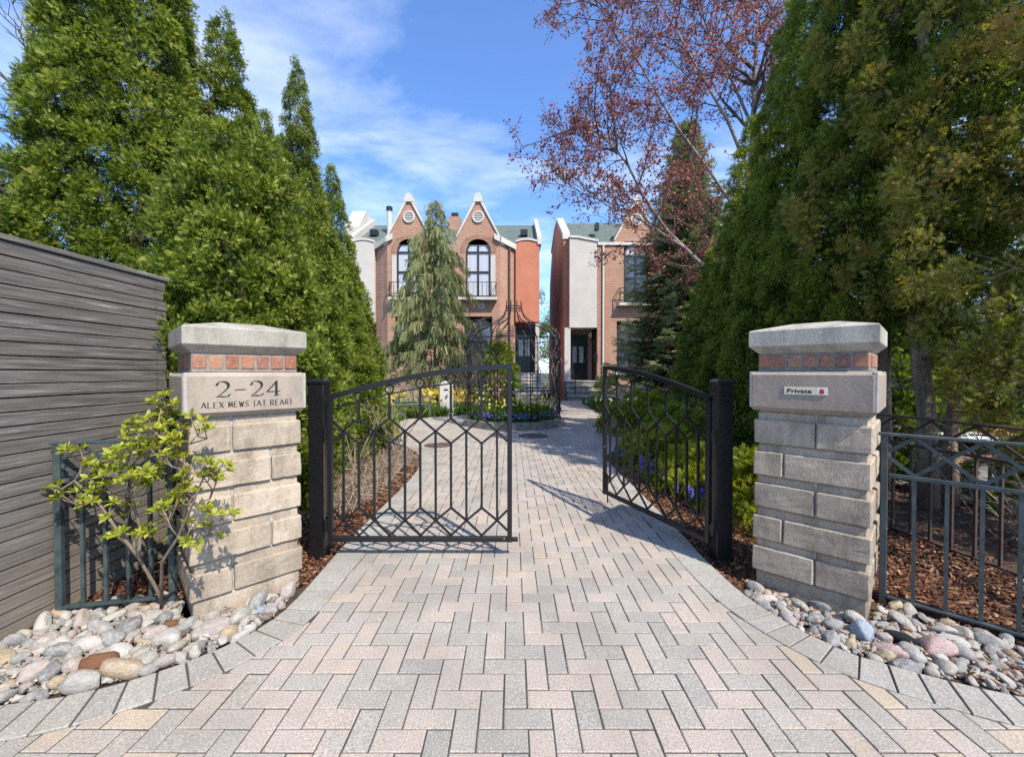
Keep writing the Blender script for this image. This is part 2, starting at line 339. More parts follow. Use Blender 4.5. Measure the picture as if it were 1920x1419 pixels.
class MB:
    """collects shapes for ONE mesh object"""
    def __init__(s, origin=(0, 0, 0)):
        s.v = []; s.f = []; s.o = Vector(origin)
    def add(s, vs, fs):
        b = len(s.v); s.v += [tuple(Vector(q) - s.o) for q in vs]; s.f += [tuple(b + i for i in q) for q in fs]; return s
    def box(s, x0, x1, y0, y1, z0, z1, c=0.0):
        if c <= 0:
            return s.add([(x0, y0, z0), (x1, y0, z0), (x1, y1, z0), (x0, y1, z0), (x0, y0, z1), (x1, y0, z1), (x1, y1, z1), (x0, y1, z1)],
                         [(0, 3, 2, 1), (4, 5, 6, 7), (0, 1, 5, 4), (1, 2, 6, 5), (2, 3, 7, 6), (3, 0, 4, 7)])
        c = min(c, (x1 - x0) * .49, (y1 - y0) * .49, (z1 - z0) * .49)
        P = []; idx = {}
        for sx in (0, 1):
            for sy in (0, 1):
                for sz in (0, 1):
                    X = (x0, x1)[sx]; Y = (y0, y1)[sy]; Z = (z0, z1)[sz]
                    dx = c if sx == 0 else -c; dy = c if sy == 0 else -c; dz = c if sz == 0 else -c
                    for a, q in enumerate(((X, Y + dy, Z + dz), (X + dx, Y, Z + dz), (X + dx, Y + dy, Z))):
                        idx[sx, sy, sz, a] = len(P); P.append(q)
        F = []
        for sx in (0, 1): F.append([idx[sx, a, b, 0] for a, b in ((0, 0), (0, 1), (1, 1), (1, 0))][::1 if sx == 0 else -1])
        for sy in (0, 1): F.append([idx[a, sy, b, 1] for a, b in ((0, 0), (1, 0), (1, 1), (0, 1))][::1 if sy == 0 else -1])
        for sz in (0, 1): F.append([idx[a, b, sz, 2] for a, b in ((0, 0), (0, 1), (1, 1), (1, 0))][::1 if sz == 0 else -1])
        for a in (0, 1):
            for b in (0, 1):
                k = 1 if a == b else -1
                F.append([idx[a, b, 0, 0], idx[a, b, 1, 0], idx[a, b, 1, 1], idx[a, b, 0, 1]][::-k])
                F.append([idx[a, 0, b, 0], idx[a, 1, b, 0], idx[a, 1, b, 2], idx[a, 0, b, 2]][::k])
                F.append([idx[0, a, b, 1], idx[1, a, b, 1], idx[1, a, b, 2], idx[0, a, b, 2]][::-k])
                for d in (0, 1):
                    F.append([idx[a, b, d, 0], idx[a, b, d, 1], idx[a, b, d, 2]][::(1 if (a + b + d) % 2 else -1)])
        return s.add(P, F)
    def bar(s, p, q, w, d=None, up=(0, 1, 0)):
        """square bar from p to q; width w across, depth d along 'up'"""
        d = d or w; p = Vector(p); q = Vector(q); a = (q - p).normalized(); u = Vector(up)
        x = a.cross(u)
        if x.length < 1e-4: x = a.cross(Vector((1, 0, 0)))
        x.normalize(); y = x.cross(a).normalized()
        P = [e + x * (sx * w / 2) + y * (sy * d / 2) for e in (p, q) for sx, sy in ((-1, -1), (1, -1), (1, 1), (-1, 1))]
        return s.add(P, [(0, 3, 2, 1), (4, 5, 6, 7), (0, 1, 5, 4), (1, 2, 6, 5), (2, 3, 7, 6), (3, 0, 4, 7)])
    def tube(s, pts, rad, n=6, cap=True, flat=None):
        pts = [Vector(q) for q in pts]; m = len(pts)
        if not hasattr(rad, '__len__'): rad = [rad] * m
        b = len(s.v); x = None
        for i, q in enumerate(pts):
            a = (pts[min(i + 1, m - 1)] - pts[max(i - 1, 0)])
            if a.length < 1e-9: a = Vector((0, 0, 1))
            a.normalize()
            if x is None:
                x = a.cross(Vector((0, 0, 1)));
                if x.length < 1e-3: x = a.cross(Vector((1, 0, 0)))
            x = (x - a * x.dot(a)).normalized(); y = a.cross(x)
            for k in range(n):
                t = 2 * math.pi * (k + .5) / n
                s.v.append(tuple(q + x * (math.cos(t) * rad[i]) + y * (math.sin(t) * rad[i]) - s.o))
        for i in range(m - 1):
            for k in range(n):
                s.f.append((b + i * n + k, b + i * n + (k + 1) % n, b + (i + 1) * n + (k + 1) % n, b + (i + 1) * n + k))
        if cap:
            s.f.append(tuple(b + k for k in range(n))[::-1]); s.f.append(tuple(b + (m - 1) * n + k for k in range(n)))
        return s
    def ring(s, c, r, t, axis='y', n=16, k=6):
        c = Vector(c); b = len(s.v)
        for i in range(n):
            a = 2 * math.pi * i / n
            for j in range(k):
                e = 2 * math.pi * j / k; rr = r + t * math.cos(e); h = t * math.sin(e)
                q = {'y': (rr * math.cos(a), h, rr * math.sin(a)), 'z': (rr * math.cos(a), rr * math.sin(a), h), 'x': (h, rr * math.cos(a), rr * math.sin(a))}[axis]
                s.v.append(tuple(c + Vector(q) - s.o))
        for i in range(n):
            for j in range(k):
                s.f.append((b + i * k + j, b + i * k + (j + 1) % k, b + ((i + 1) % n) * k + (j + 1) % k, b + ((i + 1) % n) * k + j))
        return s
    def prism(s, poly, z0, z1):
        n = len(poly); P = [(x, y, z0) for x, y in poly] + [(x, y, z1) for x, y in poly]
        return s.add(P, [tuple(range(n))[::-1], tuple(range(n, 2 * n))] + [(i, (i + 1) % n, n + (i + 1) % n, n + i) for i in range(n)])
    def wall(s, poly, y0, y1):
        """polygon in (x,z), extruded from y0 (front) to y1"""
        n = len(poly); P = [(x, y0, z) for x, z in poly] + [(x, y1, z) for x, z in poly]
        return s.add(P, [tuple(range(n)), tuple(range(n, 2 * n))[::-1]] + [(i, n + i, n + (i + 1) % n, (i + 1) % n) for i in range(n)])
    def side(s, poly, x0, x1):
        """polygon in (y,z), extruded along x"""
        n = len(poly); P = [(x0, y, z) for y, z in poly] + [(x1, y, z) for y, z in poly]
        return s.add(P, [tuple(range(n))[::-1], tuple(range(n, 2 * n))] + [(i, (i + 1) % n, n + (i + 1) % n, n + i) for i in range(n)])
    def lathe(s, c, prof, n=16):
        b = len(s.v); c = Vector(c)
        for r, z in prof:
            for k in range(n):
                a = 2 * math.pi * k / n
                s.v.append(tuple(c + Vector((r * math.cos(a), r * math.sin(a), z)) - s.o))
        for i in range(len(prof) - 1):
            for k in range(n): s.f.append((b + i * n + k, b + i * n + (k + 1) % n, b + (i + 1) * n + (k + 1) % n, b + (i + 1) * n + k))
        s.f.append(tuple(b + k for k in range(n))[::-1]); s.f.append(tuple(b + (len(prof) - 1) * n + k for k in range(n)))
        return s
    def build(s, name, mat, parent=None, smooth=False, tint=None):
        me = bpy.data.meshes.new(name); me.from_pydata(s.v, [], s.f); me.update()
        if tint is not None: set_tint(me, [tint] * len(s.v) if not hasattr(tint, '__len__') else tint)
        return link_mesh(name, me, mat, parent, smooth)

def thing(name, label, cat, loc=(0, 0, 0), rz=0.0, group=None):
    o = bpy.data.objects.new(name, None); COL.objects.link(o)
    o.empty_display_size = 0.2; o.location = loc; o.rotation_euler = (0, 0, rz)
    o['label'] = label; o['category'] = cat
    if group: o['group'] = group
    return o
def tag(o, label=None, cat=None, group=None, kind=None):
    for k, v in (('label', label), ('category', cat), ('group', group), ('kind', kind)):
        if v: o[k] = v
    return o

# ---- leaves: many copies of a small template in one mesh
def scatter_mesh(name, T, F, pos, ydir, scale, tint, twist=None, zdir=None, seed=1, tv=None):
    g = np.random.default_rng(seed)
    pos = np.asarray(pos, float); n = len(pos); y = unit(np.broadcast_to(np.asarray(ydir, float), (n, 3)))
    if zdir is None: zdir = g.normal(size=(n, 3))
    zdir = np.broadcast_to(np.asarray(zdir, float), (n, 3))
    x = unit(np.cross(y, zdir)); z = np.cross(x, y)
    T = np.asarray(T, float); k = len(T)
    sc = np.broadcast_to(np.asarray(scale, float).reshape(-1, 1, 1), (n, 1, 1))
    V = pos[:, None, :] + sc * (T[None, :, 0:1] * x[:, None, :] + T[None, :, 1:2] * y[:, None, :] + T[None, :, 2:3] * z[:, None, :])
    off = (np.arange(n) * k)[:, None, None]
    F4 = [f for f in F if len(f) == 4]; F3 = [f for f in F if len(f) == 3]
    q4 = (np.asarray(F4)[None] + off).reshape(-1, 4) if F4 else None
    q3 = (np.asarray(F3)[None] + off).reshape(-1, 3) if F3 else None
    tt = np.repeat(np.asarray(tint, float), k)
    if tv is not None: tt = np.clip(tt + np.tile(np.asarray(tv), n), 0, 1)
    return np_mesh(name, V.reshape(-1, 3), q4, q3, tt)

def leaflet(x, y, ang, L, W, z=0.0, dz=0.0):
    c, s_ = math.cos(ang), math.sin(ang); d = (s_, c); p = (c, -s_)
    return [(x, y, z), (x + d[0] * L * .5 + p[0] * W / 2, y + d[1] * L * .5 + p[1] * W / 2, z + dz * .5),
            (x + d[0] * L, y + d[1] * L, z + dz), (x + d[0] * L * .5 - p[0] * W / 2, y + d[1] * L * .5 - p[1] * W / 2, z + dz * .5)]
def template(ls):
    T = []; F = []
    for a in ls:
        b = len(T); T += leaflet(*a); F.append((b, b + 1, b + 2, b + 3))
    return T, F
SPRAY = template([(0, .0, 0, 1.0, .16, 0, -.14), (0, .15, .75, .5, .17, 0, .05), (0, .15, -.75, .5, .17, 0, .05),
                  (0, .38, .65, .45, .16, -.04, .04), (0, .38, -.65, .45, .16, -.04, .04), (0, .6, .5, .34, .14, -.07, -.02), (0, .6, -.5, .34, .14, -.07, -.02)])
SPRAY = template([(0, .0, 0, 1.0, .20, 0, -.14), (0, .15, .75, .55, .22, 0, .05), (0, .15, -.75, .55, .22, 0, .05), (0, .45, .6, .46, .20, -.05, .02), (0, .45, -.6, .46, .20, -.05, .02)])
def tri_spray(ls):
    T = []; F = []
    for x, y, a, L, W, dz in ls:
        c, s_ = math.cos(a), math.sin(a); b = len(T)
        T += [(x - c * W / 2, y + s_ * W / 2, 0), (x + c * W / 2, y - s_ * W / 2, 0), (x + s_ * L, y + c * L, dz)]; F.append((b, b + 1, b + 2))
    return T, F
SPRAY = tri_spray([(0, .0, .0, 1.05, .15, -.12), (0, .08, .95, .50, .16, .06), (0, .08, -.95, .50, .16, .06), (0, .28, .8, .52, .15, .03), (0, .28, -.8, .52, .15, .03),
                   (0, .5, .65, .42, .14, -.03), (0, .5, -.65, .42, .14, -.03), (0, .7, .5, .30, .12, -.06), (0, .7, -.5, .30, .12, -.06)])
NEEDLES = template([(0, i * .24, sg * .7, .38, .13, 0, zz) for i in range(4) for sg, zz in ((1, .04), (-1, .04))] + [(0, .1, .15, .9, .10, 0, .12)])
STRAND = template([(0, i * .19, sg * .36, .28, .085, 0, .04 * sg) for i in range(5) for sg in (1, -1)] + [(0, 0, 0, 1.02, .05)])
LEAF = ([(0, 0, 0), (.17, .3, .06), (.21, .62, .07), (0, 1, -.05), (-.21, .62, .07), (-.17, .3, .06), (0, .45, 0)], [(0, 1, 2, 6), (6, 2, 3), (6, 3, 4), (0, 6, 4, 5)])
WIDE = ([(0, 0, 0), (.32, .35, .06), (.26, .7, .05), (0, 1, -.06), (-.26, .7, .05), (-.32, .35, .06)], [(0, 1, 2, 3), (0, 3, 4, 5)])
BLADE = ([(-.03, 0, 0), (.03, 0, 0), (.035, .5, .04), (-.035, .5, .04), (.0, 1, .2)], [(0, 1, 2, 3), (3, 2, 4)])
CHIP = ([(-.16, 0, 0), (.16, .03, 0), (.12, 1, .02), (-.1, .9, .05), (0, .5, .14)], [(0, 1, 4), (1, 2, 4), (2, 3, 4), (3, 0, 4)])

def in_poly(x, y, poly):
    x = np.asarray(x); y = np.asarray(y); r = np.zeros(x.shape, bool); n = len(poly)
    for i in range(n):
        x1, y1 = poly[i]; x2, y2 = poly[(i + 1) % n]
        if y1 == y2: continue
        c = ((y1 > y) != (y2 > y)) & (x < (x2 - x1) * (y - y1) / (y2 - y1) + x1)
        r ^= c
    return r
def smooth_line(pts, step=0.1):
    """Catmull-Rom through pts, resampled at equal arc length"""
    P = [np.array(p, float) for p in pts]; P = [2 * P[0] - P[1]] + P + [2 * P[-1] - P[-2]]; out = []
    for i in range(1, len(P) - 2):
        for t in np.linspace(0, 1, 40, endpoint=False):
            a, b, c, d = P[i - 1], P[i], P[i + 1], P[i + 2]
            out.append(.5 * (2 * b + (c - a) * t + (2 * a - 5 * b + 4 * c - d) * t * t + (3 * b - a - 3 * c + d) * t ** 3))
    out.append(P[-2]); out = np.array(out)
    s = np.concatenate([[0], np.cumsum(np.linalg.norm(np.diff(out, axis=0), axis=1))])
    n = max(2, int(round(s[-1] / step)) + 1); u = np.linspace(0, s[-1], n)
    return np.stack([np.interp(u, s, out[:, 0]), np.interp(u, s, out[:, 1])], 1)

# ================================================================== THE SETTING
g = MB(); g.add([(-300, -60, -.09), (300, -60, -.09), (300, 500, -.09), (-300, 500, -.09)], [(0, 1, 2, 3)])
ground = tag(g.build('ground', 'earth_far'), kind='structure')

LEFT = smooth_line([(-3.6, 1.60), (-2.7, 1.66), (-2.15, 1.72), (-1.81, 1.82), (-1.55, 2.01), (-1.41, 2.20), (-1.35, 2.40), (-1.345, 2.7), (-1.37, 3.4), (-1.36, 4.2),
                    (-1.34, 5.2), (-1.39, 6.1), (-1.6, 7.0), (-2.1, 7.9), (-3.0, 9.0), (-3.8, 10.0)], 0.104)
RIGHT = smooth_line([(3.6, 1.42), (2.7, 1.62), (2.2, 1.77), (1.95, 1.88), (1.69, 2.055), (1.54, 2.32), (1.47, 2.60), (1.455, 3.1), (1.48, 3.6),
                     (1.5, 4.9), (1.51, 6.0), (1.56, 6.8), (1.95, 7.5), (2.7, 8.3), (3.2, 9.4), (3.2, 10.6)], 0.104)
FARL = [(-4.2, 11.0), (-3.7, 11.9), (-1.9, 13.2), (-1.4, 13.9), (-.6, 16), (0.05, 20.0)]
FARR = [(4.6, 20.4), (3.3, 18.5), (2.95, 15), (2.8, 12.4), (3.1, 11.5)]
outline = [(-3.6, 0.2)] + [tuple(p) for p in LEFT] + FARL + FARR + [tuple(p) for p in RIGHT[::-1]] + [(3.6, 0.2)]
outline = [(-4.5, -3.0)] + outline[1:-1] + [(4.5, -3.0)]

# bedding sand of the paving: one sheet, triangulated
import bmesh
bm = bmesh.new(); vs = [bm.verts.new((x, y, -0.0052)) for x, y in outline]; f = bm.faces.new(vs)
bmesh.ops.triangulate(bm, faces=[f])
me = bpy.data.meshes.new('paved_path'); bm.to_mesh(me); bm.free()
path = tag(link_mesh('paved_path', me, 'joint_sand'), kind='structure')
if me.polygons[0].normal.z < 0: me.flip_normals()

def slab(poly, top, ch, tilt=(0, 0), h=0.05):
    """one paver from its (possibly cut) plan polygon: sides, chamfer, top face"""
    n = len(poly); c = np.mean(poly, axis=0); P = []; V = []
    P = np.array(poly, float)
    inner = []
    for i in range(n):
        d = c - P[i]; L = np.linalg.norm(d) + 1e-9; inner.append(P[i] + d / L * min(ch * 1.6, L * .6))
    def zz(q): return top + (q[0] - c[0]) * tilt[0] + (q[1] - c[1]) * tilt[1]
    V = [(x, y, top - h) for x, y in P] + [(q[0], q[1], zz(q) - ch * .8) for q in P] + [(q[0], q[1], zz(q)) for q in inner]
    F = [(i, (i + 1) % n, n + (i + 1) % n, n + i) for i in range(n)] + [(n + i, n + (i + 1) % n, 2 * n + (i + 1) % n, 2 * n + i) for i in range(n)] + [tuple(range(2 * n, 3 * n))]
    return V, F

def area(p):
    p = np.array(p); x, y = p[:, 0], p[:, 1]
    return 0.5 * (np.dot(x, np.roll(y, -1)) - np.dot(y, np.roll(x, -1)))

# inner line of the border course (pavers stand across the edge, 0.2 m deep)
def offset(line, d):
    t = np.gradient(line, axis=0); t = t / np.linalg.norm(t, axis=1, keepdims=True)
    return line + np.stack([t[:, 1], -t[:, 0]], 1) * d
LIN = offset(LEFT, 0.205); RIN = offset(RIGHT, -0.205)
field = [(-4.5, -3.0)] + [(-3.6, LIN[0][1])] + [tuple(p) for p in LIN] + FARL + FARR + [tuple(p) for p in RIN[::-1]] + [(3.6, RIN[0][1]), (4.5, -3.0)]

border = []
for line, inn, sgn in ((LEFT, LIN, 1), (RIGHT, RIN, -1)):
    gg = random.Random(3 if sgn > 0 else 4)
    for i in range(len(line) - 1):
        if line[i][1] > 8.2: break
        j = 0.0046
        a, b, c, d = line[i], line[i + 1], inn[i + 1], inn[i]
        poly = np.array([a, b, c, d]); cen = poly.mean(0)
        u1 = (b - a) / np.linalg.norm(b - a)
        poly = [a + u1 * j, b - u1 * j, c - u1 * j * .8, d + u1 * j * .8]
        if area(poly) < 0: poly = poly[::-1]
        border.append((poly, gg.random(), gg.gauss(0, .0006), (gg.gauss(0, .0025), gg.gauss(0, .0025))))

def clip_half(poly, p, nrm):
    out = []
    for i in range(len(poly)):
        a, b = poly[i], poly[(i + 1) % len(poly)]; da = np.dot(a - p, nrm); db = np.dot(b - p, nrm)
        if da >= 0: out.append(a)
        if (da >= 0) != (db >= 0): out.append(a + (b - a) * (da / (da - db)))
    return out

PLC = (0.05, 11.2)                       # centre of the octagonal planter
edges = np.concatenate([np.concatenate([L_[:-1], L_[1:]], 1) for L_ in (LIN, RIN)])
mids = (edges[:, :2] + edges[:, 2:]) / 2
pav = []; X0, Y0, W = -0.136, 1.904, 0.1
gg = random.Random(11)
_xs = X0 + W * np.arange(-47, 51); _ys = Y0 + W * np.arange(-18, 189)
_gx, _gy = np.meshgrid(_xs, _ys); _in = in_poly(_gx, _gy, field)
_gx2, _gy2 = np.meshgrid(X0 + W / 2 * np.arange(-94, 104), Y0 + W / 2 * np.arange(-36, 380)); _in2 = in_poly(_gx2, _gy2, field)
for j in range(-17, 185):
    for i in range(-46, 48):
        s_ = (i - j) % 4
        if s_ not in (0, 3): continue
        x, y = X0 + i * W, Y0 + j * W
        if y < 0.35: continue
        w, h = (2 * W, W) if s_ == 0 else (W, 2 * W)
        q = 0.0024 + gg.random() * 0.0014
        P = [np.array(p) for p in ((x + q, y + q), (x + w - q, y + q), (x + w - q, y + h - q), (x + q, y + h - q))]
        wi, hi_ = (2, 1) if s_ == 0 else (1, 2); a_, b_ = i + 47, j + 18
        ins = np.array([_in[b_, a_], _in[b_, a_ + wi], _in[b_ + hi_, a_ + wi], _in[b_ + hi_, a_], _in2[2 * j + hi_ + 36, 2 * i + wi + 94]])
        if not ins.any(): continue
        cx, cy = x + w / 2, y + h / 2
        if math.hypot(cx - PLC[0], cy - PLC[1]) < 1.25: continue
        if not ins[:4].all():
            if cy > 8.5: 
                if not ins[4]: continue
            else:
                c = np.array((cx, cy)); k = np.argmin(((mids - c) ** 2).sum(1)); a, b = edges[k, :2], edges[k, 2:]
                nr = np.array([(b - a)[1], -(b - a)[0]]); nr = nr / np.linalg.norm(nr)
                if k >= len(LIN) - 1: nr = -nr
                P = clip_half(P, a + nr * 0.003, nr)
                if len(P) < 3 or abs(area(P)) < 0.0009: continue
        t = gg.random()
        # a little colour drift, so neighbours cluster as delivered on pallets
        t = min(0.999, max(0, t * .8 + .2 * (0.5 + 0.5 * math.sin(cx * 2.1 + 1.3) * math.cos(cy * 1.7))))
        pav.append((P, t, gg.gauss(0, .0010), (gg.gauss(0, .005), gg.gauss(0, .005)), cy))
pav.sort(key=lambda e: e[4])
def one_paver(name, e, mat, top=0.0):
    V, F = slab(e[0], top + e[2], 0.0033, e[3])
    o = bpy.data.meshes.new(name); o.from_pydata(V, [], F); o.update(); set_tint(o, [e[1]] * len(V))
    return link_mesh(name, o, mat, path)
vis = [e for e in pav if abs(np.mean([p[0] for p in e[0]])) < 1.30 * e[4] + 0.12 and e[4] > 1.40]
hid = set(id(e) for e in vis)
for e in vis[:300]: one_paver('paver', e, 'paver')
rest = [e for e in pav if id(e) not in hid] + vis[300:]
V = []; F = []; T = []
for e in rest:
    v, f = slab(e[0], e[2], 0.0033, e[3]); b = len(V); V += v; F += [tuple(b + i for i in q) for q in f]; T += [e[1]] * len(v)
me = bpy.data.meshes.new('paver_field'); me.from_pydata(V, [], F); me.update(); set_tint(me, T)
tag(link_mesh('paver_field', me, 'paver', path), kind='stuff')
for e in border: one_paver('border_paver', e, 'border', 0.003)

# ---- planting beds: soil sheets just under path level, strewn with shredded bark
def bed(name, poly, z):
    bm = bmesh.new(); f = bm.faces.new([bm.verts.new((x, y, z)) for x, y in poly]); bmesh.ops.triangulate(bm, faces=[f])
    bmesh.ops.subdivide_edges(bm, edges=bm.edges[:], cuts=3, use_grid_fill=True)
    me = bpy.data.meshes.new(name); bm.to_mesh(me); bm.free()
    if me.polygons[0].normal.z < 0: me.flip_normals()
    return tag(link_mesh(name, me, 'soil'), kind='structure')
bedL = [tuple(p - np.array((0.01, 0))) for p in LEFT if 1.0 < p[1] < 9.0] + [(-5.5, 9.0), (-5.5, 1.66)]
bedR = [tuple(p + np.array((0.01, 0))) for p in RIGHT if 1.0 < p[1] < 10.6] + [(8, 10.6), (8, 1.0), (3.6, 1.0)]
bed('planting_bed', bedL, -0.035); bed('planting_bed', bedR, -0.036)

def chips(name, polys, n, z, seed, smax=.06):
    g_ = np.random.default_rng(seed); P = []
    for poly, m_ in zip(polys, n):
        pa = np.array(poly); lo, hi = pa.min(0), pa.max(0); got = 0
        while got < m_:
            q = lo + (hi - lo) * g_.random((m_ * 3, 2)); q = q[in_poly(q[:, 0], q[:, 1], poly)][:m_ - got]
            P.append(q); got += len(q)
    P = np.concatenate(P); k = len(P)
    pos = np.column_stack([P, z + g_.random(k) * .028])
    yd = np.column_stack([g_.normal(size=(k, 2)), g_.normal(size=k) * .28])
    zd = np.column_stack([g_.normal(size=(k, 2)) * .4, np.ones(k)])
    me = scatter_mesh(name, *CHIP, pos, yd, .018 + smax * g_.random(k) ** 1.8, g_.random(k) ** 1.3, zdir=zd, seed=seed)
    return tag(link_mesh(name, me, 'mulch'), kind='stuff')
nearL = [(-1.36, 2.75), (-1.39, 3.3), (-1.36, 5.0), (-1.41, 6.2), (-2.6, 6.2), (-2.68, 3.3), (-2.68, 2.45), (-1.95, 2.6)]
farL_ = [(-1.42, 6.2), (-1.65, 7), (-2.2, 8), (-3.0, 8.9), (-4.0, 8.9), (-2.8, 6.2)]
nearR = [(1.47, 2.75), (1.47, 3.2), (1.5, 4.0), (1.52, 5.2), (3.5, 5.2), (3.5, 2.0), (2.86, 2.05), (2.4, 2.5)]
farR_ = [(1.52, 5.2), (1.58, 6.8), (2.0, 7.5), (4.5, 8.2), (5.5, 2.0), (3.5, 2.0), (3.5, 5.2)]
chips('bark_mulch', [nearL, farL_], [20000, 3500], -.036, 5, .045)
chips('bark_mulch', [nearR, farR_], [24000, 8000], -.036, 6, .045)

# ================================================================== GATE PILLARS
GLY = {  # pen strokes in a unit box
 '2': [[(.04, .74), (.10, .90), (.30, 1.0), (.58, 1.0), (.82, .90), (.90, .74), (.84, .58), (.60, .38), (.30, .16), (.06, .03)], [(.04, .02), (.30, .05), (.60, .015), (.86, .03), (.98, .17)], [(.04, .74), (.12, .79)]],
 '-': [[(.1, .45), (.9, .45)]],
 '4': [[(.80, 1.0), (.55, .72), (.02, .27)], [(.02, .27), (1.02, .27), (1.05, .33)], [(.80, 1.0), (.80, .0)], [(.62, .01), (.98, .01)]],
 'A': [[(0, 0), (.5, 1)], [(.5, 1), (1, 0)], [(.2, .36), (.82, .36)]],
 'L': [[(.12, 1), (.12, 0)], [(.1, .01), (.85, .01), (.88, .12)]],
 'E': [[(.12, 1), (.12, 0)], [(.12, .99), (.82, .99)], [(.12, .52), (.68, .52)], [(.12, .01), (.86, .01)]],
 'X': [[(.05, 1), (.95, 0)], [(.92, 1), (.06, 0)]],
 'M': [[(.06, 0), (.16, 1)], [(.16, 1), (.5, .1)], [(.5, .1), (.86, 1)], [(.86, 1), (.96, 0)]],
 'W': [[(0, 1), (.26, 0)], [(.26, 0), (.5, .85)], [(.5, .85), (.76, 0)], [(.76, 0), (1, 1)]],
 'S': [[(.86, .86), (.70, .98), (.42, 1), (.18, .86), (.2, .64), (.5, .5), (.8, .36), (.84, .15), (.6, .0), (.3, .01), (.1, .14)]],
 '(': [[(.7, 1.1), (.42, .8), (.36, .45), (.44, .1), (.72, -.12)]], ')': [[(.3, 1.1), (.58, .8), (.64, .45), (.56, .1), (.28, -.12)]],
 'T': [[(.02, .99), (.98, .99)], [(.5, 1), (.5, 0)]],
 'R': [[(.14, 1), (.14, 0)], [(.14, .99), (.55, .99), (.82, .86), (.8, .62), (.5, .5), (.14, .5)], [(.46, .5), (.92, 0)]],
}
def lettering(name, text, x0, x1, zc, h, yface, pen, parent, mat='lettering', narrow=0.72, gap=0.5):
    """letters cut with a slanted broad pen, laid on the -y face of the parent"""
    adv = [(gap * .9 if ch == ' ' else (0.62 if ch in '()' else 1.0)) for ch in text]
    sp = 0.28; tot = sum(adv) + sp * (len(text) - 1); k = (x1 - x0) / tot
    b = MB(); x = x0; lay = 0
    for ch, a in zip(text, adv):
        if ch != ' ':
            for st in GLY[ch]:
                pts = [Vector((x + p[0] * a * k, zc - h / 2 + p[1] * h)) for p in st]
                for vec in ((math.cos(.5) * pen, math.sin(.5) * pen * .8), (-math.sin(.5) * pen * .28, math.cos(.5) * pen * .28)):
                    lay += 1; y = yface - 0.0006 - lay * 2e-6; o = Vector(vec) * .5
                    for p, q in zip(pts[:-1], pts[1:]):
                        b.add([(p.x - o.x, y, p.y - o.y), (p.x + o.x, y, p.y + o.y), (q.x + o.x, y, q.y + o.y), (q.x - o.x, y, q.y - o.y)], [(0, 1, 2, 3)])
        x += (a + sp) * k
    return b.build(name, mat, parent)

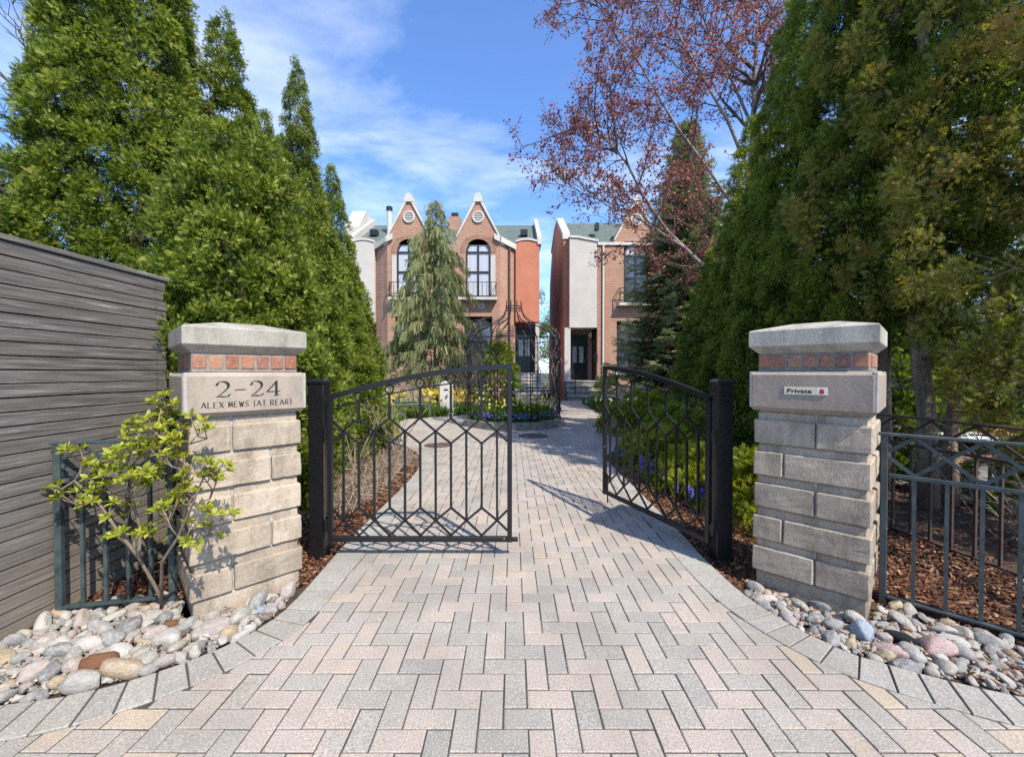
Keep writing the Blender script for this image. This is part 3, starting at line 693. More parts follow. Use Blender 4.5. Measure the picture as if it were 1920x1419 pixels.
def pillar(label, loc, rz, seed):
    p = thing('gate_pillar', label, 'pillar', loc, rz, 'stone pillars either side of the gateway')
    g_ = random.Random(seed)
    MB().box(-.272, .272, -.272, .272, -.08, 1.50).build('mortar_core', 'mortar', p)
    MB().box(-.285, .285, -.285, .285, -.09, .078, .008).build('plinth', 'cast_stone', p)
    z = .082; H = .2125; hw = .30
    for k in range(5):
        j = (.35, .70)[k % 2] if seed == 1 else (.56, .30)[k % 2]
        if seed == 1: j = (.35, .70, .35, .70, .35)[4 - k]
        else: j = (.56, .28, .56, .28, .56)[4 - k]
        xs = [-hw, -hw + 2 * hw * j, hw]
        z0 = z + k * H; z1 = z0 + H - .007; zs = z0 + H * (.735 + g_.uniform(-.02, .02))
        for a in (0, 1):
            e = g_.uniform(-.004, .004); xa = xs[a] + (0 if a == 0 else .005); xb = xs[a + 1] - (0 if a == 1 else .005)
            q = MB().box(xa - (e if a == 0 else 0), xb + (e if a == 1 else 0), -hw - e, hw + e, z0, zs, .007)
            ia = .021 if a == 0 else 0; ib = .021 if a == 1 else 0
            q.box(xa + ia + (.002 if a else 0), xb - ib - (0 if a else .002), -hw + .021, hw - .021, zs - .02, z1, .004)
            ob = q.build('stone_block', 'cast_stone', p); bm = bmesh.new(); bm.from_mesh(ob.data)
            bmesh.ops.subdivide_edges(bm, edges=[e_ for e_ in bm.edges if e_.calc_length() > .05], cuts=4, use_grid_fill=True); bm.normal_update()
            from mathutils import noise as mn
            off = Vector((k * 3.1, a * 7.7, seed * 5.3))
            for v_ in bm.verts: v_.co += v_.normal * (.0035 * mn.noise(v_.co * 14 + off) + .0028 * mn.noise(v_.co * 38 + off))
            bm.to_mesh(ob.data); bm.free()
    # lettered / plain panel stone with deep chamfers
    zb, zt = 1.150, 1.408
    MB().box(-.327, .327, -.327, .327, zb, zt, .024).build('panel_block', 'panel_stone', p)
    q = MB()
    for sx, sy in ((-1, -1), (1, -1), (1, 1), (-1, 1)):
        q.box(sx * .312 - .012, sx * .312 + .012, sy * .312 - .012, sy * .312 + .012, zb + .02, zt - .004, .004)
    q.build('corner_fillet', 'mortar', p)
    # brick course
    zb2, zt2 = 1.421, 1.521; n = 7; L = .57 / n
    MB().box(-.281, .281, -.281, .281, 1.409, 1.518, .003).build('brick_mortar', 'brick_joint', p)
    for side in range(4):
        for i in range(n):
            if side % 2 and i in (0, n - 1): continue
            u0 = -.285 + i * L + .005 + g_.uniform(-.002, .002); u1 = u0 + L - .010; d = .286 + g_.uniform(-.002, .004)
            a = (side * math.pi / 2); c, s_ = math.cos(a), math.sin(a)
            zz0 = zb2 + .004 + g_.uniform(0, .004); zz1 = zt2 - .008 - g_.uniform(0, .004)
            b = MB().box(u0, u1, -d, -.20, zz0, zz1, .006)
            b.v = [(x * c - y * s_, x * s_ + y * c, zz) for x, y, zz in b.v]
            b.build('brick', 'pillar_brick', p)
    # cap with sloped underside and weathered top
    a0, a1 = .275, .328; v = []
    for w, zz in ((a0, 1.519), (a1 - .004, 1.566), (a1, 1.572), (a1, 1.668), (a1 - .008, 1.676), (.12, 1.722)):
        v += [(-w, -w, zz), (w, -w, zz), (w, w, zz), (-w, w, zz)]
    f = [(3, 2, 1, 0)]
    for k in range(5): f += [(4 * k + i, 4 * k + (i + 1) % 4, 4 * k + 4 + (i + 1) % 4, 4 * k + 4 + i) for i in range(4)]
    f.append((20, 21, 22, 23)); MB().add(v, f).build('cap', 'cap_stone', p)
    return p
PL = pillar('stone pillar with the address 2-24 cut into it', (-1.84, 2.754, 0), R(45), 1)
lettering('address_number', '2-24', -.172, .158, 1.308, .092, -.327, .017, PL)
lettering('address_line', 'ALEX MEWS (AT REAR)', -.243, .235, 1.217, .034, -.327, .0066, PL)
PR = pillar('stone pillar with the small Private sign', (2.05, 2.754, 0.008), R(-45), 2)

sg = thing('private_sign', 'small cream plate reading Private on the stone pillar', 'sign', (2.05, 2.754, 0.008), R(-45))
MB().box(-.124, .097, -.331, -.3268, 1.262, 1.308, .001).build('plate', 'sign_plate', sg)
cu = bpy.data.curves.new('sign_text', 'FONT'); cu.body = 'Private'; cu.size = .036; cu.offset = .0011; cu.resolution_u = 3
tmp = bpy.data.objects.new('tmp', cu); COL.objects.link(tmp)
dg = bpy.context.evaluated_depsgraph_get(); me = bpy.data.meshes.new_from_object(tmp.evaluated_get(dg))
bpy.data.objects.remove(tmp)
xs = [v.co.x for v in me.vertices]; kx = .128 / (max(xs) - min(xs))
for v in me.vertices: v.co = Vector((-.108 + (v.co.x - min(xs)) * kx, -.3316, 1.2725 + v.co.y))
link_mesh('text', me, 'lettering', sg)
MB().box(.044, .093, -.3316, -.3309, 1.2645, 1.3055).build('emblem_panel', 'sign_white', sg)
# red emblem: rounded body with three short points on top
pts = [(.5 + .5 * math.cos(a) * (1 if math.sin(a) < 0 else .92), .42 + .42 * math.sin(a)) for a in np.linspace(math.pi * .86, math.pi * 2.14, 18)]
pts += [(.86, .86), (.74, .80), (.66, .98), (.5, .84), (.34, .98), (.26, .80), (.14, .86)]
MB().wall([(.0555 + x * .027, 1.268 + z * .034) for x, z in pts][::1], -.3322, -.3317).build('emblem', 'sign_red', sg)

# ================================================================== METAL GATE
def zi(u, tab): return float(np.interp(u, [t[0] for t in tab], [t[1] for t in tab]))
TOPC = [(0, 1.232), (.2, 1.289), (.4, 1.340), (.6, 1.384), (.8, 1.420), (1.0, 1.447), (1.2, 1.466), (1.4, 1.474)]
THIN = [(0, 1.118), (.2, 1.178), (.4, 1.228), (.6, 1.270), (.8, 1.304), (1.0, 1.332), (1.2, 1.353), (1.4, 1.366)]
def gate_leaf(label, loc, rz, latch):
    gt = thing('gate_leaf', label, 'gate', loc, rz, 'two leaves of the black iron gate'); Lg = 1.40; w = .036; mt = 'gate_paint'
    MB().box(0, w, -w / 2, w / 2, .118, zi(.018, TOPC) - .006, .003).build('hinge_stile', mt, gt)
    MB().box(Lg - w, Lg, -w / 2, w / 2, .118, zi(Lg, TOPC) - .004, .003).build('latch_stile', mt, gt)
    MB().box(w, Lg - w, -w / 2, w / 2, .120, .157, .003).build('bottom_rail', mt, gt)
    b = MB(); us = np.linspace(0.0, Lg, 19)
    v = []; f = []
    for i, u in enumerate(us):
        zt = zi(u, TOPC)
        v += [(u, -.021, zt - .040), (u, .021, zt - .040), (u, .021, zt), (u, -.021, zt)]
        if i: f += [((i - 1) * 4 + k, (i - 1) * 4 + (k + 1) % 4, i * 4 + (k + 1) % 4, i * 4 + k) for k in range(4)]
    f += [(3, 2, 1, 0), tuple(len(v) - 4 + k for k in range(4))]
    b.add(v, f).build('top_rail', mt, gt)
    MB().tube([(u, 0, zi(u, THIN)) for u in np.linspace(w, Lg - w, 15)], .0055, 6).build('thin_rail', mt, gt)
    U = [.118 + .1168 * k for k in range(11)]; t = .0165
    lb, lm, lt, ub, um, ut = .166, .281, .377, .869, .961, 1.061
    for k in range(11):
        z0, z1 = (lt, ub) if k % 2 else (lm, um)
        MB().box(U[k] - t / 2, U[k] + t / 2, -t / 2, t / 2, z0, z1).build('bar', mt, gt)
        if k % 2:
            zc = zi(U[k], THIN); MB().box(U[k] - t / 2, U[k] + t / 2, -t / 2, t / 2, ut, zc).build('bar', mt, gt)
            r = (zi(U[k], TOPC) - .040 - zc) / 2
            MB().ring((U[k], 0, zc + r + .002), max(r - .005, .02), .006).build('ring', mt, gt)
    def strip(p, q): MB().bar((p[0], 0, p[1]), (q[0], 0, q[1]), t * .9, t * .86).build('lattice_bar', mt, gt)
    for k in range(0, 11, 2):
        nb = [(i, U[i]) for i in (k - 1, k + 1) if 0 <= i < 11]
        for _, u in nb:
            strip((U[k], lm), (u, lb)); strip((U[k], lm), (u, lt)); strip((U[k], um), (u, ub)); strip((U[k], um), (u, ut))
        e = w if k == 0 else (Lg - w if k == 10 else None)
        if e is not None:
            dz = abs(e - U[k]) * (lm - lb) / .1168
            for zc in (lm, um): strip((U[k], zc), (e, zc - dz)); strip((U[k], zc), (e, zc + dz))
    for zc in (.24, .93):
        MB().tube([(-.022, 0, zc - .05), (-.022, 0, zc + .05)], .013, 8).box(-.02, .004, -.01, .01, zc - .03, zc + .03).build('hinge', mt, gt)
    MB().tube([(-.03, .0, .25), (-.03, .0, .92)], .006, 6).build('hinge_rod', 'rust_iron', gt)
    if latch: MB().box(Lg, Lg + .045, -.016, .016, .122, .150, .003).build('latch_bolt', mt, gt)
    else: MB().tube([(Lg - .03, -.028, .02), (Lg - .03, -.028, .30)], .007, 6).build('drop_bolt', mt, gt)
    return gt
gate_leaf('black iron gate leaf standing closed, parallel to the camera', (-1.400, 3.115, 0), 0, True)
gate_leaf('black iron gate leaf swung inward, seen obliquely', (1.487, 3.068, 0), math.atan2(1.282, -.497), False)
def gate_post(label, loc, rz):
    p = thing('gate_post', label, 'post', loc, rz, 'black square gate posts')
    MB().box(-.06, .06, -.06, .06, -.06, 1.325, .006).build('shaft', 'black_iron', p)
    v = []
    for w, z in ((.066, 1.322), (.066, 1.341), (.045, 1.357)): v += [(-w, -w, z), (w, -w, z), (w, w, z), (-w, w, z)]
    MB().add(v, [(3, 2, 1, 0)] + [(4 * k + i, 4 * k + (i + 1) % 4, 4 * k + 4 + (i + 1) % 4, 4 * k + 4 + i) for k in (0, 1) for i in range(4)] + [(8, 9, 10, 11)]).build('cap', 'black_iron', p)
    for zc in (.24, .93): MB().box(-.02, .02, -.02, .02, zc - .04, zc + .04).build('hinge_plate', 'black_iron', p).location = (.069 if loc[0] < 0 else -.045, 0 if loc[0] < 0 else .069, 0)
gate_post('square black post beside the lettered pillar', (-1.497, 3.185, 0), 0)
gate_post('square black post beside the Private pillar', (1.592, 3.115, 0), 0)

# ================================================================== GREEN IRON FENCES
def iron_fence(label, p0, p1, n, z0, zt, mat, name='iron_fence', group=None, zm=.775, xw=2.0, phase=0.5):
    p0 = Vector((*p0, 0)); p1 = Vector((*p1, 0)); d = p1 - p0; L = d.length
    f = thing(name, label, 'fence', p0, math.atan2(d.y, d.x), group); t = .018
    for x in (0, L): MB().box(x - .017, x + .017, -.017, .017, z0 - .05, zt - .012, .003).build('post', mat, f)
    MB().box(-.03, L + .03, -.021, .021, zt - .012, zt + .006, .003).build('top_rail', mat, f)
    MB().box(.02, L - .02, -.014, .014, zm - .012, zm + .012, .002).build('middle_rail', mat, f)
    MB().box(.02, L - .02, -.018, .018, z0, z0 + .016, .002).build('bottom_rail', mat, f)
    s = L / n
    for k in range(1, n): MB().box(k * s - t / 2, k * s + t / 2, -t / 2, t / 2, z0 + .016, zm - .012).build('bar', mat, f)
    # crossed flats between the two upper rails
    lo, hi = zm + .012, zt - .012; span = s * xw; x = -span * phase
    while x < L:
        for a, b, off in (((x, lo), (x + span, hi), .006), ((x, hi), (x + span, lo), -.006)):
            (xa, za), (xb, zb) = a, b
            ta = max(0, (.02 - xa) / (xb - xa)); tb = min(1, (L - .02 - xa) / (xb - xa))
            if tb - ta > .05:
                P = (xa + (xb - xa) * ta, off, za + (zb - za) * ta); Q = (xa + (xb - xa) * tb, off, za + (zb - za) * tb)
                MB().bar(P, Q, .02, .008).build('cross_bar', mat, f)
        x += span
    return f
iron_fence('short green iron fence between wooden fence and lettered pillar', (-2.645, 2.385), (-2.085, 2.505), 5, .028, 1.0, 'green_iron')
iron_fence('green iron fence running from the Private pillar toward the camera', (2.315, 2.545), (3.46, 1.40), 12, .012, 1.03, 'green_iron')
iron_fence('dark iron fence among the bare trunks behind the green one', (3.40, 4.15), (3.62, 1.55), 17, .0, 1.02, 'rust_iron')

# ================================================================== WOODEN FENCE
wf = thing('wooden_fence', 'tall weathered grey fence of narrow horizontal boards', 'fence', (-2.70, 0, 0))
me = None
for k in range(28):
    if me is None:
        o = MB().box(0.0, -0.0 + .022, -.9, 3.2, 0, .0690, .0014); o.v = [(x - .022, y, z) for x, y, z in o.v]
        o = o.build('board', 'old_wood', wf); me = o.data
    else:
        o = bpy.data.objects.new('board', me); COL.objects.link(o); o.parent = wf
    g_ = random.Random(k); o.location = (g_.uniform(-.002, .002), g_.uniform(-.02, .02), -.022 + k * .0762 + g_.uniform(-.001, .001))
MB().box(-.06, .012, -.93, 3.24, 2.112, 2.142, .004).build('cap_board', 'old_wood', wf)
MB().box(-.075, -.03, -.9, 3.18, -.05, 2.1).build('shade_backing', 'gap_shade', wf)  # added dark sheet, paints the shade seen through the board gaps
nl = MB()
for k in range(28):
    for y in (-.6, .7, 2.0, 3.12):
        for dz in (.016, .052): nl.tube([(-.001, y + random.uniform(-.01, .01), -.022 + k * .0762 + dz), (.0028, y, -.022 + k * .0762 + dz)], .0036, 6)
tag(nl.build('nail_heads', 'rust_iron', wf), kind='stuff')
for y in (-.6, .7, 2.0, 3.12): MB().box(-.17, -.08, y - .045, y + .045, -.08, 2.1, .005).build('post', 'old_wood', wf)

# ================================================================== RIVER STONES
def stone_meshes(n, seed):
    out = []; g_ = np.random.default_rng(seed)
    for k in range(n):
        bm = bmesh.new(); bmesh.ops.create_icosphere(bm, subdivisions=3, radius=1.0)
        d = unit(g_.normal(size=(11, 3))); h = g_.uniform(.62, .98, 11)
        for v in bm.verts:
            p = np.array(v.co); s_ = 1.0
            for a, b in zip(d, h):      # planed-off faces, softened
                t = p @ a
                if t > b: p = p - a * (t - b) * .85
            ph = k * 1.7
            p = p * (1.08 + .09 * math.sin(2.3 * p[0] + ph) * math.cos(2.9 * p[1] + ph) + .05 * math.sin(4.1 * p[2] + ph))
            v.co = p
        m_ = bpy.data.meshes.new('river_stone'); bm.to_mesh(m_); bm.free()
        m_.polygons.foreach_set('use_smooth', np.ones(len(m_.polygons), bool)); out.append(m_)
    return out
SM = stone_meshes(12, 21)
for m_ in SM: m_.materials.append(M['river_stone'])
def stone_bed(name, poly, n_try, seed, special, smin, smax, bedz):
    bm = bmesh.new(); f = bm.faces.new([bm.verts.new((x, y, bedz)) for x, y in poly]); bmesh.ops.triangulate(bm, faces=[f])
    me = bpy.data.meshes.new(name); bm.to_mesh(me); bm.free()
    if me.polygons[0].normal.z < 0: me.flip_normals()
    root = tag(link_mesh(name, me, 'soil'), kind='structure')
    g_ = random.Random(seed); pa = np.array(poly); lo, hi = pa.min(0), pa.max(0); placed = []
    def put(x, y, r, el, flat, rot, lab=None, mat=None):
        z = bedz + r * flat * .60 + g_.uniform(0, .02)
        sh = g_.choice(SM)
        if mat:
            sh = sh.copy(); sh.materials.clear(); sh.materials.append(M[mat])
        o = bpy.data.objects.new('river_stone', sh); COL.objects.link(o); o.parent = root
        o.location = (x, y, z); o.scale = (r * el, r / math.sqrt(el), r * flat); o.rotation_euler = (g_.gauss(0, .3), g_.gauss(0, .3), rot)
        if lab: o['label'] = lab
        placed.append((x, y, r))
    for (x, y, r, el, flat, rot, lab, mat) in special: put(x, y, r, el, flat, rot, lab, mat)
    for t in range(n_try):
        if len(placed) >= 299: break
        r = smin + (smax - smin) * g_.random() ** 1.7 if t < n_try * .25 else smin * g_.uniform(.5, 1.3)
        x = g_.uniform(lo[0], hi[0]); y = g_.uniform(lo[1], hi[1])
        if not in_poly([x], [y], poly)[0]: continue
        if any((x - a) ** 2 + (y - b) ** 2 < ((r + c) * .76) ** 2 for a, b, c in placed): continue
        put(x, y, r, g_.uniform(1.0, 1.7), g_.uniform(.5, .95), g_.uniform(0, 3.14))
    return root, placed
sbL = [(-2.67, 1.70), (-2.2, 1.75), (-1.86, 1.86), (-1.60, 2.04), (-1.46, 2.22), (-1.40, 2.42), (-1.41, 2.63), (-1.50, 2.62), (-1.84, 2.30), (-2.05, 2.50), (-2.2, 2.58), (-2.45, 2.52), (-2.67, 2.46)]
rootL, pl1 = stone_bed('stone_bed', sbL, 9000, 31, [
    (-2.03, 1.985, .062, 1.35, .72, .1, 'large dark brown stone', 'brown_stone'), (-1.93, 2.30, .036, 1.2, .7, .3, 'small brown stone', 'brown_stone'),
    (-1.63, 2.24, .066, 1.35, .75, .5, 'big pale oval stone with a yellow patch', None), (-1.81, 2.14, .066, .8, .8, 1.4, 'tall cream stone', None),
    (-1.49, 2.43, .03, 1.3, .6, .2, 'dark grey flat stone', 'blue_stone')], .024, .060, -.034)
sbR = [(1.50, 2.50), (1.56, 2.36), (1.66, 2.17), (1.80, 2.02), (2.0, 1.92), (2.25, 1.82), (2.75, 1.68), (3.3, 1.52), (3.4, 1.40), (2.32, 2.48), (2.2, 2.44), (2.05, 2.31), (1.6, 2.72), (1.49, 2.66)]
rootR, pl2 = stone_bed('stone_bed', sbR, 9000, 47, [
    (1.905, 2.21, .055, 1.0, .95, .3, 'smooth blue-grey stone', 'blue_stone'), (2.18, 2.085, .066, 1.3, .75, -.3, 'rounded pink stone', 'pink_stone'),
    (1.93, 2.07, .055, 1.4, .6, -.7, 'pink flat stone', 'pink_stone'), (2.08, 2.17, .045, 1.6, .6, -.8, 'black slim stone', 'navy_siding')], .021, .052, -.04)
chips('dry_leaf_litter', [sbR], [420], -.022, 8, .04)
chips('dry_leaf_litter', [sbL], [380], -.022, 9, .04)
def pebbles(name, poly, n, seed, z):
    g_ = np.random.default_rng(seed); pa = np.array(poly); lo, hi = pa.min(0), pa.max(0); q_ = lo + (hi - lo) * g_.random((n * 3, 2)); q_ = q_[in_poly(q_[:, 0], q_[:, 1], poly)][:n]; k = len(q_)
    bm = bmesh.new(); bmesh.ops.create_icosphere(bm, subdivisions=1, radius=1); T = [tuple(v.co * Vector((1, .75, .6))) for v in bm.verts] if False else [(v.co.x, v.co.y * .75, v.co.z * .6) for v in bm.verts]; F = [tuple(v.index for v in f.verts) for f in bm.faces]; bm.free()
    me = scatter_mesh(name, T, F, np.column_stack([q_, np.full(k, z) + g_.random(k) * .012]), g_.normal(size=(k, 3)) * np.array([1, 1, .3]), g_.uniform(.005, .015, k), g_.random(k), zdir=[0, 0, 1.0], seed=seed)
    return tag(link_mesh(name, me, 'grit', None, True), kind='stuff')
pebbles('small_pebbles', sbL, 2600, 51, -.024); pebbles('small_pebbles', sbR, 2600, 52, -.03)

# ================================================================== PLANTS
# a cedar tuft: many flat sprays fanning out of one twig end (about 0.3 m across at scale 1)
def tuft_object(k, mat):
    g_ = np.random.default_rng(900 + k); n = 105
    d = unit(g_.normal(size=(n, 3)) + np.array([0, 0, .85])); P = d * np.array([.13, .13, .10]) * g_.uniform(.25, 1.0, (n, 1))
    D = unit(d * .8 + g_.normal(size=(n, 3)) * .42 + np.array([0, 0, .15])); f = g_.random(n) < .35
    Z = np.where(f[:, None], d + g_.normal(size=(n, 3)) * .4, g_.normal(size=(n, 3)))
    me = scatter_mesh('tuft', *SPRAY, P, D, g_.uniform(.028, .056, n), np.clip(g_.normal(.42, .19, n) + .14 * (P[:, 2] / .1), 0, 1), zdir=Z, seed=k)  # tint climbs with height: lit tops and dark undersides painted into each tuft
    me.materials.append(M[mat]); return bpy.data.objects.new('tuft', me)
def tuft_tree(mat):
    ng = bpy.data.node_groups.new('tufts_' + mat, 'GeometryNodeTree')
    ng.interface.new_socket('Geometry', in_out='INPUT', socket_type='NodeSocketGeometry'); ng.interface.new_socket('Geometry', in_out='OUTPUT', socket_type='NodeSocketGeometry')
    gi = ng.nodes.new('NodeGroupInput'); go = ng.nodes.new('NodeGroupOutput'); jn = ng.nodes.new('GeometryNodeJoinGeometry'); ip = ng.nodes.new('GeometryNodeInstanceOnPoints')
    for k in range(5):
        oi = ng.nodes.new('GeometryNodeObjectInfo'); oi.inputs['Object'].default_value = tuft_object(k, mat); oi.inputs['As Instance'].default_value = False
        g2 = ng.nodes.new('GeometryNodeGeometryToInstance'); ng.links.new(oi.outputs['Geometry'], g2.inputs[0]); ng.links.new(g2.outputs[0], jn.inputs[0])
    def at(nm, typ):
        a = ng.nodes.new('GeometryNodeInputNamedAttribute'); a.data_type = typ; a.inputs['Name'].default_value = nm; return [o for o in a.outputs if o.enabled and o.name == 'Attribute'][0]
    ng.links.new(gi.outputs[0], ip.inputs['Points']); ng.links.new(jn.outputs[0], ip.inputs['Instance']); ip.inputs['Pick Instance'].default_value = True
    ng.links.new(at('idx', 'INT'), ip.inputs['Instance Index']); ng.links.new(at('rot', 'FLOAT_VECTOR'), ip.inputs['Rotation']); ng.links.new(at('siz', 'FLOAT'), ip.inputs['Scale'])
    ng.links.new(ip.outputs[0], go.inputs[0]); return ng
TUFTS = {mt: tuft_tree(mt) for mt in ('thuja', 'thuja_shade', 'thuja_brown')}
def clump_crown(name, H, Rr, zb, n_cl, seed, prof, siz=(.8, 1.35), bright=0.0, gaps=0.0, droop=0.0):
    """points of a crown: one tuft each, over its surface and through its volume"""
    g_ = np.random.default_rng(seed); P = []; ROT = []; S = []; T = []
    zs = np.linspace(0, 1, 200); rr = np.array([prof(t) for t in zs]); cdf = np.cumsum(rr + .05); cdf /= cdf[-1]; lob = g_.uniform(0, 6.28, 4)
    for i in range(n_cl):
        t = float(np.interp(g_.random(), cdf, zs)); a = g_.uniform(0, 2 * math.pi)
        r = Rr * prof(t) * (1 + .07 * math.sin(3 * a + lob[0] + 5 * t) + .07 * math.sin(5 * a - 9 * t + lob[1]) + .06 * math.sin(27 * t + 2 * a + lob[2]))
        if gaps and math.sin(9 * t * H / 6 + 2.2 * a + lob[3]) + math.sin(3.1 * a + 17 * t) > 2 - 2.4 * gaps: continue
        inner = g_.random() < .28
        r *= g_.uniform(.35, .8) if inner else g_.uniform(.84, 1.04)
        P.append((r * math.cos(a), r * math.sin(a), zb + t * (H - zb)))
        o = Vector((math.cos(a), math.sin(a), .45 - droop + .5 * t)) + Vector(g_.normal(size=3) * .35)
        q_ = o.to_track_quat('Z', 'Y'); q_.rotate(Matrix.Rotation(g_.uniform(0, 6.28), 3, o.normalized())); ROT.append(tuple(q_.to_euler()))
        S.append(g_.uniform(*siz) * (.72 + .4 * min(1, r / (.6 * Rr))) * (1.25 if inner else 1)); T.append(bright + g_.normal(0, .09) - (.22 if inner else 0) + (.25 if g_.random() < .025 else 0))  # inner tufts tinted darker, painting shade into the depth of the crown
    n = len(P); me = bpy.data.meshes.new(name); me.vertices.add(n); me.vertices.foreach_set('co', np.array(P, dtype=np.float32).ravel())
    for nm, typ, val in (('idx', 'INT', g_.integers(0, 5, n)), ('siz', 'FLOAT', np.array(S)), ('dt', 'FLOAT', np.array(T)), ('rot', 'FLOAT_VECTOR', np.array(ROT))):
        a = me.attributes.new(nm, typ, 'POINT'); a.data.foreach_set('vector' if typ == 'FLOAT_VECTOR' else 'value', np.asarray(val).astype(np.int32 if typ == 'INT' else np.float32).ravel())
    return me
def crown_object(me, mat):
    o = bpy.data.objects.new('crown', me); COL.objects.link(o); o['kind'] = 'stuff'
    md = o.modifiers.new('tufts', 'NODES'); md.node_group = TUFTS[mat]; return o

def stem(pts, rad, name, mat, parent, n=8):
    return MB().tube(pts, rad, n).build(name, mat, parent, True)
col = lambda t: min(1, .62 + 1.6 * t) * (1 - t) ** .62 * 1.06
spire = lambda t: min(1, .72 + 1.4 * t) * (1 - t) ** .78 * 1.14
cone = lambda t: min(1, .70 + 2.2 * t) * (1 - t) ** .85 * 1.12
full = lambda t: min(1, .72 + .9 * t) * (1 - max(0, t - .12)) ** .5
loose = lambda t: min(1, .35 + 4 * t) * (1 - max(0, t - .1)) ** .55
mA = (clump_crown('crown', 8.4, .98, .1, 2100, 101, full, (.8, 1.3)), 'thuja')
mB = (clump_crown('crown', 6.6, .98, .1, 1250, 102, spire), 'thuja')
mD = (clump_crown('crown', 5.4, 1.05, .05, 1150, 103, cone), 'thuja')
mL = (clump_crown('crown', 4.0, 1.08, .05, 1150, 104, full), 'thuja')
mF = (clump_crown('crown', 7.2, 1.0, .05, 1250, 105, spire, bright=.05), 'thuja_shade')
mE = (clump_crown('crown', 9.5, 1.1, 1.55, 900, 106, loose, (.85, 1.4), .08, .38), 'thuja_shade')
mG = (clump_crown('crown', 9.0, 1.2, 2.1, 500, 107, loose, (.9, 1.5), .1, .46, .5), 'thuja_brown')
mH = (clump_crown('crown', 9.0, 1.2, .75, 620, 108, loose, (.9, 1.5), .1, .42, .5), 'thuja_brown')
def cedar(label, me, x, y, sz, sxy, rz, H, group, tr=.09, limbs=0, lean=(0, 0), cut=.9):
    t = thing('cedar_tree', label, 'tree', (x, y, -.05), rz, group)
    c = crown_object(*me); c.parent = t; c.scale = (sxy, sxy, sz)
    g_ = random.Random(int(x * 100 + y * 10)); h = H * sz * cut
    pts = [(g_.gauss(0, .02) * i + lean[0] * i * h / 8, g_.gauss(0, .02) * i + lean[1] * i * h / 8, h * i / 8) for i in range(9)]; pts[0] = (0, 0, -.05)
    stem(pts, [tr * (1.25 if i == 0 else 1 - i / 9.0) + .008 for i in range(9)], 'trunk', 'cedar_bark', t)
    for k in range(limbs):
        b = MB(); z = g_.uniform(.7, h * .55); a = g_.uniform(0, 6.28); L = g_.uniform(.4, 1.0); P = []
        i0 = z / h * 8; x0 = np.interp(i0, range(9), [p[0] for p in pts]); y0 = np.interp(i0, range(9), [p[1] for p in pts])
        for s_ in np.linspace(0, 1, 5): P.append((x0 + math.cos(a) * L * s_ + g_.gauss(0, .04) * s_, y0 + math.sin(a) * L * s_ + g_.gauss(0, .04) * s_, z + L * (.15 * s_ - .25 * s_ * s_ + g_.gauss(0, .05) * s_)))
        b.tube(P, [.013, .010, .008, .005, .002], 5)
        for q in range(3):
            p = Vector(P[1 + q]); d = Vector((g_.gauss(0, 1), g_.gauss(0, 1), g_.gauss(-.1, .6))).normalized() * L * .4
            b.tube([p, p + d * .5 + Vector((0, 0, .02)), p + d], [.005, .004, .0015], 4)
        b.build('dead_limb', 'twig', t)
    return t
GL, GR = 'clipped cedars along the wooden fence side', 'cedars along the right side'
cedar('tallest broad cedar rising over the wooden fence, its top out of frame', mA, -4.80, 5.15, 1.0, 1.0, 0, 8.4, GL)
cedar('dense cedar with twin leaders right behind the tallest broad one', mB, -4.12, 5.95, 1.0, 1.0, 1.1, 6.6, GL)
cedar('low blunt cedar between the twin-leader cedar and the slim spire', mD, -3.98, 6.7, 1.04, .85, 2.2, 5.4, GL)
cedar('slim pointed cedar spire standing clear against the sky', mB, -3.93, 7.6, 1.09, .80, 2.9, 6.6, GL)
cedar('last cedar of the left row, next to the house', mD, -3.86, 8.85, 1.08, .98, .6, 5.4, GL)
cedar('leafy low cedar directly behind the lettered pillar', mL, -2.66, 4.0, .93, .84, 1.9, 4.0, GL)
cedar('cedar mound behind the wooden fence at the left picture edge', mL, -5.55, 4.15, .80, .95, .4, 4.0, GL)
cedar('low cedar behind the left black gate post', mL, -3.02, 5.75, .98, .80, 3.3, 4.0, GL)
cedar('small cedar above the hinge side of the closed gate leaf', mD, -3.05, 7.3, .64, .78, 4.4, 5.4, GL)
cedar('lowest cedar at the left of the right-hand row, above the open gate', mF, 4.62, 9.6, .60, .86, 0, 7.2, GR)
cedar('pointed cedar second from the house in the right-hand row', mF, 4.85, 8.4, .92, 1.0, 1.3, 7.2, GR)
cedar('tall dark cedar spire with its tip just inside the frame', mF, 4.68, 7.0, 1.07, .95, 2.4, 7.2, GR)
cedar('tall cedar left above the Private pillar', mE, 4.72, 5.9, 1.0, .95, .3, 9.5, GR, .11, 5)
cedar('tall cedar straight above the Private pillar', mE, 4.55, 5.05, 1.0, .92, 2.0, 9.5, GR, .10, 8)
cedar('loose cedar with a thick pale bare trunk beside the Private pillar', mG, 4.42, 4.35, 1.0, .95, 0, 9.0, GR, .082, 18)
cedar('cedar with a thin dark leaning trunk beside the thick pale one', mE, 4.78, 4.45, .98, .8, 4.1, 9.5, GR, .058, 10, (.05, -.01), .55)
cedar('brownish thinning cedar at the right picture edge', mH, 4.62, 3.2, 1.0, 1.0, 2.5, 9.0, GR, .10, 26)

